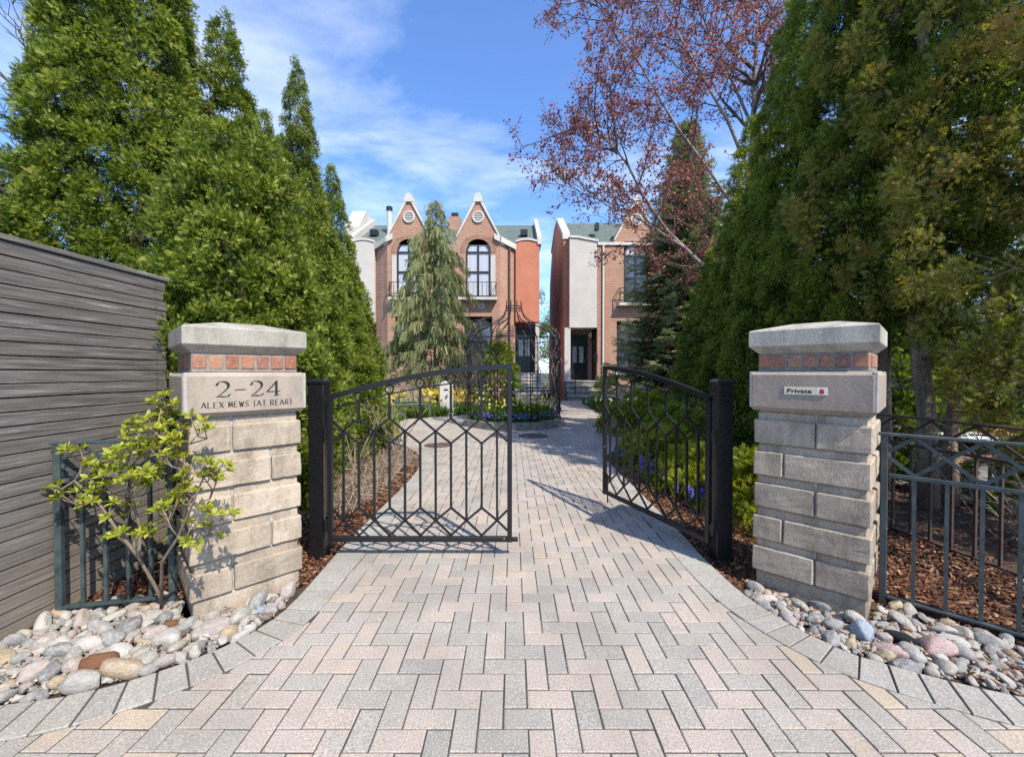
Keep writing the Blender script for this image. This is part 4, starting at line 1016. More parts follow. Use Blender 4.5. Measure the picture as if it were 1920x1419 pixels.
ds = thing('dead_shrub', 'tangled bare grey shrub at the right picture edge behind the fences', 'shrub', (4.25, 3.35, -.04))
g_ = random.Random(77)
for k in range(26):
    a = g_.uniform(0, 6.28); L = g_.uniform(.6, 1.5); p = Vector((g_.gauss(0, .06), g_.gauss(0, .06), 0)); d = Vector((math.cos(a) * .5, math.sin(a) * .5, 1)).normalized(); b = MB(); P = [p.copy()]
    for i in range(6): d = (d + Vector((g_.gauss(0, .25), g_.gauss(0, .25), g_.gauss(-.05, .2)))).normalized(); p = p + d * L / 6; P.append(p.copy())
    b.tube(P, [.008 * (1 - i / 7.5) + .001 for i in range(7)], 4)
    for q in range(5):
        s_ = P[g_.randrange(2, 6)]; e = Vector((g_.gauss(0, 1), g_.gauss(0, 1), g_.gauss(.2, .6))).normalized() * g_.uniform(.15, .4); b.tube([s_, s_ + e * .5 + Vector((0, 0, .03)), s_ + e], [.004, .003, .001], 3)
    b.build('branch', 'twig', ds)

# ---- shrub with lime leaves by the lettered pillar: forked stems, a leaf whorl at the end of each twig
SB = Vector((-2.10, 2.47, -.03))
sh = thing('lime_leaf_shrub', 'lime green leafy shrub growing through the short iron fence', 'shrub', SB)
ROS = [(-1.973, 2.322, 1.273), (-2.046, 2.353, 1.225), (-1.98, 2.367, 1.193), (-2.067, 2.405, 1.142), (-1.944, 2.352, 1.225), (-1.96, 2.4, 1.158), (-1.665, 2.124, 1.18), (-1.648, 2.185, 1.145), (-1.713, 2.252, 1.085), (-2.101, 2.329, 1.104), (-2.192, 2.394, 1.072), (-1.925, 2.189, 1.108), (-1.954, 2.282, 1.095), (-1.853, 2.224, 1.125), (-1.864, 2.301, 1.093), (-2.167, 2.309, 1.023), (-2.073, 2.163, 0.998), (-2.022, 2.216, 1.017), (-1.978, 2.233, 1.028), (-2.069, 2.398, 0.992), (-1.981, 2.359, 0.991), (-1.812, 2.201, 1.041), (-1.894, 2.367, 1.013), (-2.047, 2.196, 1.006), (-2.117, 2.321, 0.929), (-1.935, 2.193, 0.999), (-1.843, 2.16, 0.977), (-1.973, 2.387, 0.947), (-1.772, 2.214, 0.944), (-2.436, 2.234, 0.991), (-2.484, 2.357, 0.968), (-2.419, 2.34, 0.879), (-2.493, 2.246, 0.782), (-2.659, 2.354, 0.744), (-2.53, 2.286, 0.703), (-2.456, 2.308, 0.734), (-2.331, 2.233, 0.72), (-2.462, 2.351, 0.644), (-2.351, 2.311, 0.886), (-2.35, 2.355, 0.814), (-2.323, 2.343, 0.863), (-2.189, 2.238, 0.932), (-2.16, 2.254, 0.913), (-2.111, 2.203, 0.881), (-2.077, 2.198, 0.846), (-2.015, 2.177, 0.852), (-2.027, 2.238, 0.836), (-2.037, 2.317, 0.808), (-1.943, 2.161, 0.891), (-2.023, 2.336, 0.865), (-2.006, 2.248, 0.789), (-2.326, 2.25, 0.825), (-2.364, 2.331, 0.751), (-2.257, 2.277, 0.788), (-1.861, 2.242, 0.731), (-1.859, 2.285, 0.703), (-1.898, 2.343, 0.654), (-1.862, 2.175, 0.687), (-2.051, 2.414, 0.536), (-2.104, 2.166, 0.719), (-2.195, 2.355, 0.635), (-2.249, 2.38, 0.572), (-2.089, 2.165, 0.548), (-2.188, 2.365, 0.476), (-2.005, 2.255, 0.527), (-2.07, 2.31, 0.536), (-1.586, 2.121, 0.943), (-1.625, 2.127, 0.942), (-1.512, 2.145, 0.93), (-1.573, 2.254, 0.869), (-1.584, 2.148, 0.88), (-1.678, 2.226, 0.839), (-1.623, 2.25, 0.81), (-1.917, 2.405, 0.785), (-1.8, 2.25, 0.774), (-1.715, 2.17, 0.882), (-1.697, 2.193, 0.768), (-1.666, 2.229, 0.669), (-1.561, 2.135, 0.665), (-1.56, 2.225, 0.634), (-1.749, 2.232, 0.588), (-1.682, 2.24, 0.57), (-1.631, 2.125, 0.508)]
g_ = random.Random(9); nodes = [(SB, -1, .017)]
def grow(pts):
    b = MB(SB); b.tube(pts, [.0105 * (1 - .6 * i / (len(pts) - 1)) for i in range(len(pts))], 7); b.build('stem', 'twig', sh, True); return [Vector(p) for p in pts]
skel = grow([SB, (-2.13, 2.42, .16), (-2.16, 2.36, .34), (-2.12, 2.33, .52), (-2.17, 2.33, .70), (-2.08, 2.32, .88), (-2.03, 2.33, 1.05), (-1.99, 2.33, 1.2)])
skel += grow([SB + Vector((.0, -.03, .02)), (-2.03, 2.36, .20), (-1.94, 2.26, .36), (-1.80, 2.20, .52), (-1.70, 2.17, .70), (-1.62, 2.15, .86)])
skel += grow([(-2.16, 2.36, .34), (-2.26, 2.33, .52), (-2.34, 2.31, .68), (-2.46, 2.30, .80)])
twb = MB(SB); LP = []; LD = []; rs = []
for r_ in sorted(ROS, key=lambda q: q[2]):
    p = Vector(r_); a = min(skel, key=lambda q: (q - p).length + max(0, q.z - p.z) * 2.0); m_ = (a + p) / 2 + Vector((g_.gauss(0, .02), g_.gauss(0, .02), g_.uniform(-.05, .0)))
    twb.tube([a, m_, p], [.0042, .0034, .0024], 5); skel.append(m_); rs.append((p, (p - m_).normalized()))
    for _ in range(g_.choice((0, 1, 1, 2))):
        e = p + Vector((g_.gauss(0, .035), g_.gauss(-.01, .02), g_.gauss(-.005, .03))); twb.tube([m_.lerp(p, .6), e], [.003, .002], 4); rs.append((e, (e - m_).normalized()))
tag(twb.build('twigs', 'twig', sh, True), kind='stuff')
for k, (p, d) in enumerate(rs):
    n = g_.randrange(8, 12); up = (d + Vector((0, -.25, .7))).normalized(); q = np.random.default_rng(k + 400)
    ax = unit(np.cross(np.array(up), q.normal(size=3))); ay = np.cross(np.array(up), ax)
    an = np.linspace(0, 2 * math.pi, n, endpoint=False) + q.normal(size=n) * .25; op = np.where(np.arange(n) % 3 == 0, .35, .95)[:, None] * q.uniform(.8, 1.2, (n, 1))
    rad = np.cos(an)[:, None] * ax + np.sin(an)[:, None] * ay
    yd = unit(rad * op + np.array(up) * .55 + np.array([0, 0, -.15]))
    me = scatter_mesh('leaf_cluster', *LEAF, np.array(p - SB) + rad * .004, yd, q.uniform(.028, .054, n), np.clip(q.normal(.5, .28, n), 0, 1), zdir=np.tile(np.array(up), (n, 1)) + q.normal(size=(n, 3)) * .35, seed=k)
    link_mesh('leaf_cluster', me, 'lime_leaf', sh)

# ---- generic woody crown: limbs given, finer branching grown
def branching(limbs, seed, levels=2, kids=(5, 4), ln=(1.7, .7), rad0=.07, upb=.15):
    g_ = random.Random(seed); segs = []; tips = []
    def rec(pts, r0, lev):
        segs.append(([Vector(p) for p in pts], [r0 * (1 - .8 * i / (len(pts) - 1)) + .002 for i in range(len(pts))], lev))
        if lev >= levels: tips.append([Vector(p) for p in pts]); return
        n = kids[lev]; P = [Vector(p) for p in pts]; tot = sum((P[i + 1] - P[i]).length for i in range(len(P) - 1))
        n = max(2, int(n * tot / 2.2)) if lev == 0 else n
        for k in range(n):
            t = g_.uniform(.22, 1.0) if k else 1.0; f = t * (len(P) - 1); i = min(int(f), len(P) - 2); s_ = P[i].lerp(P[i + 1], f - i)
            d = (P[i + 1] - P[i]).normalized(); v = Vector((g_.gauss(0, 1), g_.gauss(0, 1), g_.gauss(upb, .8))); v = (v - d * v.dot(d)).normalized()
            d = (d * g_.uniform(.4, 1.0) + v * .8 + Vector((0, 0, upb))).normalized(); L = ln[lev] * g_.uniform(.6, 1.25); Q = [s_]
            for q in range(4): d = (d + Vector((g_.gauss(0, .16), g_.gauss(0, .16), g_.gauss(.03, .14)))).normalized(); Q.append(Q[-1] + d * L / 4)
            rec(Q, max(.004, r0 * (.32 if lev == 0 else .38)), lev + 1)
    for L_, r in limbs: rec(L_, r, 0)
    return segs, tips
def leaf_positions(tips, per, spread, seed):
    g_ = np.random.default_rng(seed); P = []; D = []
    for t in tips:
        a = np.array(t); k = per; f = g_.uniform(.1, 1, k) * (len(a) - 1); i = np.minimum(f.astype(int), len(a) - 2)
        p = a[i] + (a[i + 1] - a[i]) * (f - i)[:, None]; P.append(p + g_.normal(size=(k, 3)) * spread); D.append(g_.normal(size=(k, 3)) + np.array([0, 0, -.25]))
    return np.concatenate(P), np.concatenate(D)
def woody(name, label, cat, base, limbs, seed, leafmat, per, spread, size, barkm, levels=2, kids=(5, 4), ln=(1.7, .7), group=None, tint=(.5, .22), LT=LEAF, main=1):
    t = thing(name, label, cat, base, 0, group); o = Vector(base); segs, tips = branching(limbs, seed, levels, kids, ln)
    b0 = MB(o); b1 = MB(o)
    for k, (p, r, lv) in enumerate(segs): (b0 if lv == 0 else b1).tube(p, r, (8, 5, 4)[min(lv, 2)], cap=False)
    b0.build('trunk', barkm, t, True); tag(b1.build('branches', 'dark_twig' if barkm == 'grey_bark' else barkm, t, True), kind='stuff')
    if per:
        P, D = leaf_positions(tips, per, spread, seed); q = np.random.default_rng(seed + 1)
        link_mesh('crown', scatter_mesh('crown', *LT, P - np.array(o), D, q.uniform(size[0], size[1], len(P)), np.clip(q.normal(tint[0], tint[1], len(P)), 0, 1), seed=seed), leafmat, t)
    return t
PB = (6.95, 12.2, -.08)
woody('purple_leaf_tree', 'purple leaved ornamental tree with pale limbs in front of the right house', 'tree', PB, [
    ([PB, (6.9, 12.2, 2), (6.85, 12.1, 3.7), (6.95, 12.1, 6.5), (7.0, 12.0, 9.2), (7.1, 12, 12.5)], .17),
    ([(6.85, 12.1, 3.5), (6.1, 11.9, 4.0), (5.3, 11.8, 4.6), (4.4, 11.7, 5.4), (3.7, 11.6, 6.3), (3.2, 11.5, 7.2), (2.6, 11.4, 7.8), (2.0, 11.3, 8.1)], .072),
    ([(4.9, 11.75, 4.95), (4.1, 11.3, 5.2), (3.2, 11.0, 5.6), (2.5, 10.8, 5.75), (2.0, 10.6, 6.0)], .038),
    ([(6.9, 12.1, 5.2), (6.2, 11.7, 6.2), (5.4, 11.4, 7.0), (4.4, 11.2, 8.1), (3.6, 11.1, 9.3), (2.9, 11.0, 10.4), (2.2, 10.9, 11.0)], .045),
    ([(6.95, 12.1, 7.2), (6.2, 11.9, 8.6), (5.4, 11.8, 9.8), (4.5, 11.7, 11.2), (3.8, 11.6, 12.2)], .055),
    ([(7.0, 12.1, 8.6), (6.6, 12.5, 10.2), (6.0, 12.7, 11.8), (5.4, 12.8, 13.4)], .045),
    ],
    55, 'plum', 12, .06, (.045, .09), 'grey_bark', 3, (7, 6, 4), (1.7, .8, .4), LT=WIDE)
BT = (-9.8, 8.4, -.08)
woody('bare_tree', 'bare branched tree at the upper left picture edge', 'tree', BT, [
    ([BT, (-9.9, 8.4, 3), (-9.7, 8.4, 6), (-9.6, 8.5, 9)], .13), ([(-9.9, 8.4, 3.2), (-9.4, 8.2, 4.2), (-9.0, 8.1, 5.2), (-8.6, 8.0, 6.4)], .05),
    ([(-9.8, 8.4, 4.6), (-9.3, 8.3, 5.4), (-8.9, 8.2, 6.2), (-8.5, 8.2, 7.4)], .05), ([(-9.7, 8.4, 6), (-9.2, 8.3, 7), (-8.8, 8.3, 8.2)], .05)], 12, None, 0, 0, (0, 0), 'dark_twig', 3, (6, 4, 3), (1.2, .6, .3))
FT = (2.05, 47, -.08)
woody('far_tree', 'thin pale tree seen far off through the gap between the houses', 'tree', FT, [([FT, (2.0, 47, 3), (2.2, 47, 6), (2.1, 47, 9.5)], .2), ([(2.0, 47, 3), (3.0, 47, 5), (3.8, 47, 7)], .1), ([(2.0, 47, 3.5), (1.2, 46.5, 5.5), (.8, 46, 7.5)], .1), ([(2.0, 47, 1.6), (3.2, 47, 3), (4.2, 47, 4)], .1), ([(2.0, 47, 1.6), (1, 47, 2.6), (.2, 47, 3.6)], .1)],
      71, 'fresh_leaf', 16, .3, (.16, .3), 'grey_bark', 2, (8, 6), (2.0, 1.0), tint=(.75, .2))

# ---- spruce
def spruce(label, x, y, H, Rr, seed, zb=.4):
    t = thing('spruce_tree', label, 'tree', (x, y, -.08)); g_ = random.Random(seed); q = np.random.default_rng(seed)
    stem([(0, 0, -.05), (0, 0, H * .5), (0, 0, H)], [.14, .08, .01], 'trunk', 'grey_bark', t)
    P = []; D = []; S = []; T = []; br = MB()
    z = zb
    while z < H - .15:
        f = (z - zb) / (H - zb); L = Rr * (1 - f) ** .8 + .12; n = 7 if f < .8 else 5; a0 = g_.uniform(0, 6.28)
        for k in range(n):
            a = a0 + k * 2 * math.pi / n + g_.gauss(0, .15); l = L * g_.uniform(.72, 1.12); dx, dy = math.cos(a), math.sin(a)
            pt = lambda s_: np.array([dx * l * s_, dy * l * s_, z + l * (-.28 * s_ + .30 * s_ * s_) ])
            br.tube([pt(s_) for s_ in (0, .35, .7, 1)], [.022, .014, .009, .003], 4, cap=False)
            m_ = int(10 + 15 * l)
            for i in range(m_):
                s_ = (i + g_.random()) / m_; s_ = .12 + .88 * s_; sd = 1 if i % 2 else -1; c = pt(s_); w = (1.05 - s_) * .55 * l * .9 + .06
                side = np.array([-dy * sd, dx * sd, 0]); d = unit(side * .85 + np.array([dx, dy, 0]) * .75 + np.array([0, 0, g_.gauss(-.12, .14)]))
                nn = max(1, int(w / .2))
                for j in range(nn): P.append(c + d * w * j / nn); D.append(d + q.normal(size=3) * .16); S.append(g_.uniform(.24, .36)); T.append(min(1, max(0, g_.gauss(.38 + .55 * s_ * (j + 1) / nn, .15))))
            P.append(pt(.93)); D.append(np.array([dx, dy, .15])); S.append(.24); T.append(.9)
        z += .21 + .07 * g_.random()
    tag(br.build('branches', 'dark_twig', t), kind='stuff')
    zd = np.tile([0, 0, 1.0], (len(P), 1)) + q.normal(size=(len(P), 3)) * .45
    link_mesh('crown', scatter_mesh('crown', *NEEDLES, P, D, S, T, zdir=zd, seed=seed), 'spruce', t)
spruce('dark spruce in front of the right house', 6.5, 15.4, 10.8, 3.1, 12)
spruce('small far conifer tip over the fence at the left picture edge', -14.6, 12.0, 7.6, .9, 14, 3.0)

# ---- weeping cypress
wc = thing('weeping_cypress', 'weeping cypress with hanging branchlets in front of the brick house', 'tree', (-3.02, 16.2, -.08))
g_ = random.Random(5); q = np.random.default_rng(5); H = 8.2; br = MB(); P = []; D = []; S = []; T = []
stem([(0, 0, -.05), (.03, 0, 2.5), (-.04, 0, 5), (.06, 0, H)], [.13, .10, .06, .01], 'trunk', 'grey_bark', wc)
for k in range(130):
    f = (k + .5) / 130; z = .9 + (H - .95) * f; a = k * 2.39996 + g_.gauss(0, .3); l = (2.35 * (1 - f) ** .70 + .15) * g_.uniform(.45, 1.15)
    dx, dy = math.cos(a), math.sin(a); pt = lambda s_: np.array([dx * l * s_, dy * l * s_, z + l * (.42 * s_ - .72 * s_ ** 2.2) + .05])
    br.tube([pt(s_) for s_ in (0, .25, .5, .75, 1)], [.02, .016, .011, .007, .003], 4, cap=False)
    m_ = int(12 + 52 * l); b0 = g_.gauss(.48, .12)
    for i in range(m_):
        s_ = .15 + .85 * g_.random() ** .8; c = pt(s_); w = q.normal(size=3) * .09 * (1.2 - .5 * s_)
        P.append(c + w * np.array([1, 1, .3])); D.append(np.array([dx * .22 + w[0] * 1.5, dy * .22 + w[1] * 1.5, -1])); S.append(g_.uniform(.16, .40) * (1 if f < .85 else .6)); T.append(min(1, max(0, g_.gauss(b0, .15))))
    for i in range(int(6 + 6 * l)):
        s_ = g_.uniform(.3, 1.0); P.append(pt(s_)); D.append(np.array([dx + g_.gauss(0, .6), dy + g_.gauss(0, .6), g_.gauss(-.25, .3)])); S.append(g_.uniform(.15, .28)); T.append(min(1, max(0, g_.gauss(b0 + .2, .12))))
tag(br.build('branches', 'twig', wc), kind='stuff')
link_mesh('crown', scatter_mesh('crown', *STRAND, P, D, S, T, seed=5), 'cypress', wc)

# ---- low conifers and perennials behind the gates
def mound(name, label, cat, x, y, rx, ry, h, n_cl, per, seed, mat, size=(.07, .12), group=None, bright=.55):
    g_ = np.random.default_rng(seed); t = thing(name, label, cat, (x, y, -.04), 0, group); P = []; D = []; T = []; S = []
    for i in range(n_cl):
        a = g_.uniform(0, 6.28); e = math.asin(g_.random() ** .8); r = 1 if g_.random() < .75 else g_.uniform(.5, .9)
        u = np.array([math.cos(a) * math.cos(e), math.sin(a) * math.cos(e), math.sin(e)]); c = u * np.array([rx, ry, h]) * r * g_.uniform(.85, 1.1)
        m_ = int(1.7 * per * g_.uniform(.7, 1.3)); d = unit(g_.normal(size=(m_, 3)) + u * 1.3 + np.array([0, 0, .25])); pos = c + d * g_.uniform(.05, .13, (m_, 1)); pos[:, 2] = np.maximum(pos[:, 2], .02)
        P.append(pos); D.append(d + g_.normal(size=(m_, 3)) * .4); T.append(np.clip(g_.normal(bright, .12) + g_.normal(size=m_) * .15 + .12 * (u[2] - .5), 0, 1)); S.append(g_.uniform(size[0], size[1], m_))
    b = MB()
    for k in range(9):
        a = k * .7; b.tube([(0, 0, 0), (math.cos(a) * rx * .4, math.sin(a) * ry * .4, h * .35), (math.cos(a) * rx * .8, math.sin(a) * ry * .8, h * .5)], [.02, .012, .004], 4)
    tag(b.build('branches', 'dark_twig', t), kind='stuff')
    link_mesh('foliage', scatter_mesh('foliage', *SPRAY, np.concatenate(P), np.concatenate(D), np.concatenate(S), np.concatenate(T), seed=seed), mat, t)
GJ = 'low golden junipers behind the open gate leaf'
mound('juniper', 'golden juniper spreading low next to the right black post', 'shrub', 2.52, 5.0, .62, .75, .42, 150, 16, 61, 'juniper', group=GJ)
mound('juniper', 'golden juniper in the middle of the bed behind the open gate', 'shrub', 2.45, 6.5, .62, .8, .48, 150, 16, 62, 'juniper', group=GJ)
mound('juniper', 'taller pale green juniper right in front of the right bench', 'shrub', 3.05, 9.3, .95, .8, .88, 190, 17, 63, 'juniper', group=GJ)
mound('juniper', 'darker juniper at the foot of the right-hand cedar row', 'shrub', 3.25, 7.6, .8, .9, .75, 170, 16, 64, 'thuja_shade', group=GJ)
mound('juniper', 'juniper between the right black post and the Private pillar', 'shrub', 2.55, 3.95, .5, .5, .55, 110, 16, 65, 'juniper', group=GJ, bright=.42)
mound('round_shrub', 'dark shrub filling the gap between the bare cedar trunks and the patio', 'shrub', 5.25, 5.7, 1.0, .6, 1.5, 190, 16, 69, 'thuja_shade', (.09, .15), bright=.3)
mound('round_shrub', 'tall leafy bush in front of the dark clapboard building', 'shrub', 6.75, 6.5, .9, .6, 2.1, 150, 15, 72, 'thuja_shade', (.09, .15), bright=.3)
mound('round_shrub', 'leafy shrub behind the fences at the right picture edge', 'shrub', 5.75, 4.0, .7, .5, .95, 130, 15, 70, 'thuja_shade', (.08, .13), bright=.6)
mound('round_shrub', 'airy yellow-green shrub by the steps of the right house', 'shrub', 4.35, 18.9, .55, .5, 1.35, 90, 12, 66, 'juniper', (.08, .14), bright=.75)
mound('round_shrub', 'glossy dark green shrub inside the garden arbour', 'shrub', -.35, 11.9, .55, .5, 2.2, 120, 15, 67, 'thuja_shade', (.09, .15), bright=.45)
mound('round_shrub', 'light green shrub below the last left cedar', 'shrub', -3.15, 9.0, .55, .55, .62, 90, 15, 68, 'thuja', bright=.75)

def leafy_shrub(label, x, y, h, n, per, seed, mat, size, spread=.5, name='leafy_shrub', tint=(.6, .2)):
    g_ = random.Random(seed); b = (x, y, -.04); limbs = []
    for k in range(n):
        a = g_.uniform(0, 6.28); s_ = g_.uniform(.4, 1) * spread; limbs.append(([(x, y, -.04), (x + math.cos(a) * s_ * .4, y + math.sin(a) * s_ * .4, h * .45), (x + math.cos(a) * s_, y + math.sin(a) * s_, h * g_.uniform(.75, 1.05))], .010))
    return woody(name, label, 'shrub', b, limbs, seed, mat, per, .025, size, 'twig', 2, (4, 3), (.28, .16), tint=tint)
leafy_shrub('young shrub with fresh pale leaves left of the path behind the closed gate', -1.95, 6.9, .75, 9, 5, 81, 'fresh_leaf', (.05, .09), .5)
leafy_shrub('sparse young shrub with pale leaves behind the left black post', -2.15, 5.6, .70, 7, 4, 82, 'fresh_leaf', (.05, .085), .4)
leafy_shrub('bare twiggy shrub behind the closed gate, below the weeping cypress', -1.6, 14.6, 1.9, 16, 1, 83, 'dry_stalk', (.03, .05), 1.0)
leafy_shrub('bare twiggy shrub left of the bench under the weeping cypress', -3.4, 14.4, 1.6, 14, 1, 84, 'dry_stalk', (.03, .05), 1.0)

def stalks(name, polyc, n, seed, mat, h, lean, rad=.004, kind='stuff'):
    g_ = random.Random(seed); b = MB(); ti = []
    for k in range(n):
        x, y = polyc(g_); a = g_.uniform(0, 6.28); l = g_.uniform(*h); s_ = g_.uniform(*lean) * l; P = [(x, y, -.03), (x + math.cos(a) * s_ * .35, y + math.sin(a) * s_ * .35, l * .55), (x + math.cos(a) * s_, y + math.sin(a) * s_, l * (.9 - .4 * s_ / l))]
        c0 = len(b.v); b.tube(P, [rad, rad * .8, rad * .4], 4, cap=False); ti += [g_.random()] * (len(b.v) - c0)
    return tag(b.build(name, mat, None, False, ti), kind=kind)
stalks('dry_perennial_stalks', lambda r: (-1.58 - abs(r.gauss(0, .28)), r.uniform(4.0, 6.6)), 620, 91, 'dry_stalk', (.12, .42), (.5, 1.5))
stalks('dry_perennial_stalks', lambda r: (-1.9 - abs(r.gauss(0, .3)), r.uniform(3.6, 5.0)), 260, 92, 'dry_stalk', (.1, .35), (.5, 1.5))

def blades(name, pts, per, seed, mat, h, tint=.5):
    g_ = np.random.default_rng(seed); pts = np.asarray(pts, float); k = len(pts) * per
    p = np.repeat(pts, per, 0) + g_.normal(size=(k, 3)) * np.array([.05, .05, 0]); d = np.column_stack([g_.normal(size=(k, 2)) * .28, np.ones(k)])
    me = scatter_mesh(name, *BLADE, p, d, g_.uniform(h[0], h[1], k), np.clip(g_.normal(tint, .2, k), 0, 1), seed=seed)
    return tag(link_mesh(name, me, mat), kind='stuff')
FLOW = template([(0, .02, k * 1.047, .5, .34, 0, .12) for k in range(6)] + [(0, .0, k * 2.09 + .5, .22, .3, .12, .2) for k in range(3)])
def blooms(name, pts, seed, mat, size, tint, up=.3):
    g_ = np.random.default_rng(seed); pts = np.asarray(pts, float); k = len(pts)
    zd = np.column_stack([g_.normal(size=(k, 2)) * .8 + np.array([.2, -.8]), np.full(k, up)])
    yd = np.cross(zd, g_.normal(size=(k, 3)))
    me = scatter_mesh(name, *FLOW, pts, yd, g_.uniform(size[0], size[1], k), np.clip(g_.normal(tint[0], tint[1], k), 0, 1), zdir=zd, seed=seed)
    return tag(link_mesh(name, me, mat), kind='stuff')
q = np.random.default_rng(3)
def ringpts(n, cx, cy, r0, r1, z, a0=0, a1=6.283):
    a = q.uniform(a0, a1, n); r = np.sqrt(q.uniform(r0 ** 2, r1 ** 2, n)); return np.column_stack([cx + r * np.cos(a), cy + r * np.sin(a), np.full(n, z)])
pp = ringpts(230, PLC[0], PLC[1], .2, 1.15, .17)
blades('daffodil_leaves', pp, 9, 1, 'grass_leaf', (.25, .48)); fl = ringpts(190, PLC[0], PLC[1], .2, 1.15, 0); fl[:, 2] = q.uniform(.48, .72, 190); fl[:, 2] += .35 * (q.random(190) < .25) * (fl[:, 0] < .3)
blooms('daffodils', fl, 2, 'daffodil', (.06, .09), (.5, .33))
mz = ringpts(420, PLC[0], PLC[1], .85, 1.2, 0, 3.2, 6.3); mz[:, 2] = q.uniform(.26, .36, 420); blooms('blue_flowers', mz, 3, 'blue_flower', (.05, .075), (.5, .3), 1)
def strip(n, x0, x1, y0, y1, z): return np.column_stack([q.uniform(x0, x1, n), q.uniform(y0, y1, n), np.full(n, z)])
far = strip(420, -5.2, -1.3, 12.9, 14.6, -.03); far = far[far[:, 1] > 12.2 + .65 * np.maximum(0, far[:, 0] + 3.8)]
blades('garden_grass', far, 14, 4, 'grass_leaf', (.22, .46), .6)
fl = strip(240, -5.0, -1.2, 13.4, 14.8, 0); fl[:, 2] = q.uniform(.42, .82, 240); blooms('daffodils', fl, 5, 'daffodil', (.09, .13), (.2, .25))
fl = strip(200, -4.2, -3.2, 11.4, 12.2, 0); fl[:, 2] = q.uniform(.1, .22, 200); blooms('blue_flowers', fl, 6, 'blue_flower', (.05, .09), (.5, .3), 1)
lf = strip(70, -4.3, -3.2, 10.6, 12.0, -.03); blades('daffodil_leaves', lf, 10, 7, 'grass_leaf', (.25, .45), .5)
fl = strip(40, -4.2, -3.2, 10.8, 12.0, 0); fl[:, 2] = q.uniform(.4, .8, 40); blooms('daffodils', fl, 8, 'daffodil', (.07, .1), (.4, .3))
rb = strip(120, 3.1, 4.6, 12.6, 18.2, -.03); blades('daffodil_leaves', rb, 10, 9, 'grass_leaf', (.25, .45), .35)
fl = strip(60, 3.1, 4.4, 12.8, 17.5, 0); fl[:, 2] = q.uniform(.3, .55, 60); blooms('daffodils', fl, 10, 'daffodil', (.06, .09), (.95, .1))

# hyacinths along the right edge: each one a plant
HB = template([(.0, .1 + .055 * i, k * 1.26 + i * .6, .16, .12, 0, .1) for i in range(14) for k in range(5)])
Hs = [(1.66, 6.55), (1.72, 6.35), (1.78, 6.7), (1.68, 5.75), (1.75, 5.60), (1.82, 5.72), (1.73, 5.42), (1.86, 5.5), (1.80, 5.28), (1.88, 5.12), (1.83, 4.55), (1.92, 4.45), (1.98, 4.6), (2.04, 4.42), (2.12, 4.5), (2.0, 4.3), (2.2, 4.36), (1.9, 4.32)]
spk = None
for i, (x, y) in enumerate(Hs):
    lab = ('blue hyacinth spike in the clump at the tip of the right bed' if i < 3 else 'blue hyacinth spike in the clump beside the small black path light' if i < 10 else 'pale blue hyacinth spike low down between the gate leaf and the juniper')
    h = thing('hyacinth', lab, 'flower', (x, y, -.03), i * .9, ('hyacinths at the bed tip', 'hyacinths by the path light', 'hyacinths by the juniper')[0 if i < 3 else 1 if i < 10 else 2])
    if spk is None:
        g2 = np.random.default_rng(8); n = 70; zz = g2.uniform(.12, .27, n); an = g2.uniform(0, 6.28, n); D = np.column_stack([np.cos(an), np.sin(an), g2.uniform(-.2, .5, n)])
        spk = scatter_mesh('flower_spike', *FLOW, np.column_stack([np.cos(an) * .012, np.sin(an) * .012, zz]), np.cross(D, [0, 0, 1]) + g2.normal(size=(n, 3)) * .3, np.full(n, .032), g2.random(n), zdir=D, seed=8); spk.materials.append(M['blue_flower'])
        g3 = np.random.default_rng(9); an = np.linspace(0, 6.28, 8)[:-1]; lfm = scatter_mesh('leaves', *BLADE, np.zeros((7, 3)), np.column_stack([np.cos(an) * .45, np.sin(an) * .45, np.ones(7)]), np.full(7, .2), g3.random(7), seed=9); lfm.materials.append(M['grass_leaf'])
        stk = MB().tube([(0, 0, 0), (0, 0, .26)], .005, 5).build('stalk', 'green_iron', None); stm = stk.data; bpy.data.objects.remove(stk); stm.materials.clear(); stm.materials.append(M['grass_leaf']); set_tint(stm, [.5] * len(stm.vertices))
    for nm, me in (('flower_spike', spk), ('leaves', lfm), ('stalk', stm)):
        o = bpy.data.objects.new(nm, me); COL.objects.link(o); o.parent = h
        if nm == 'flower_spike' and i >= 10: o.scale = (1, 1, .8)

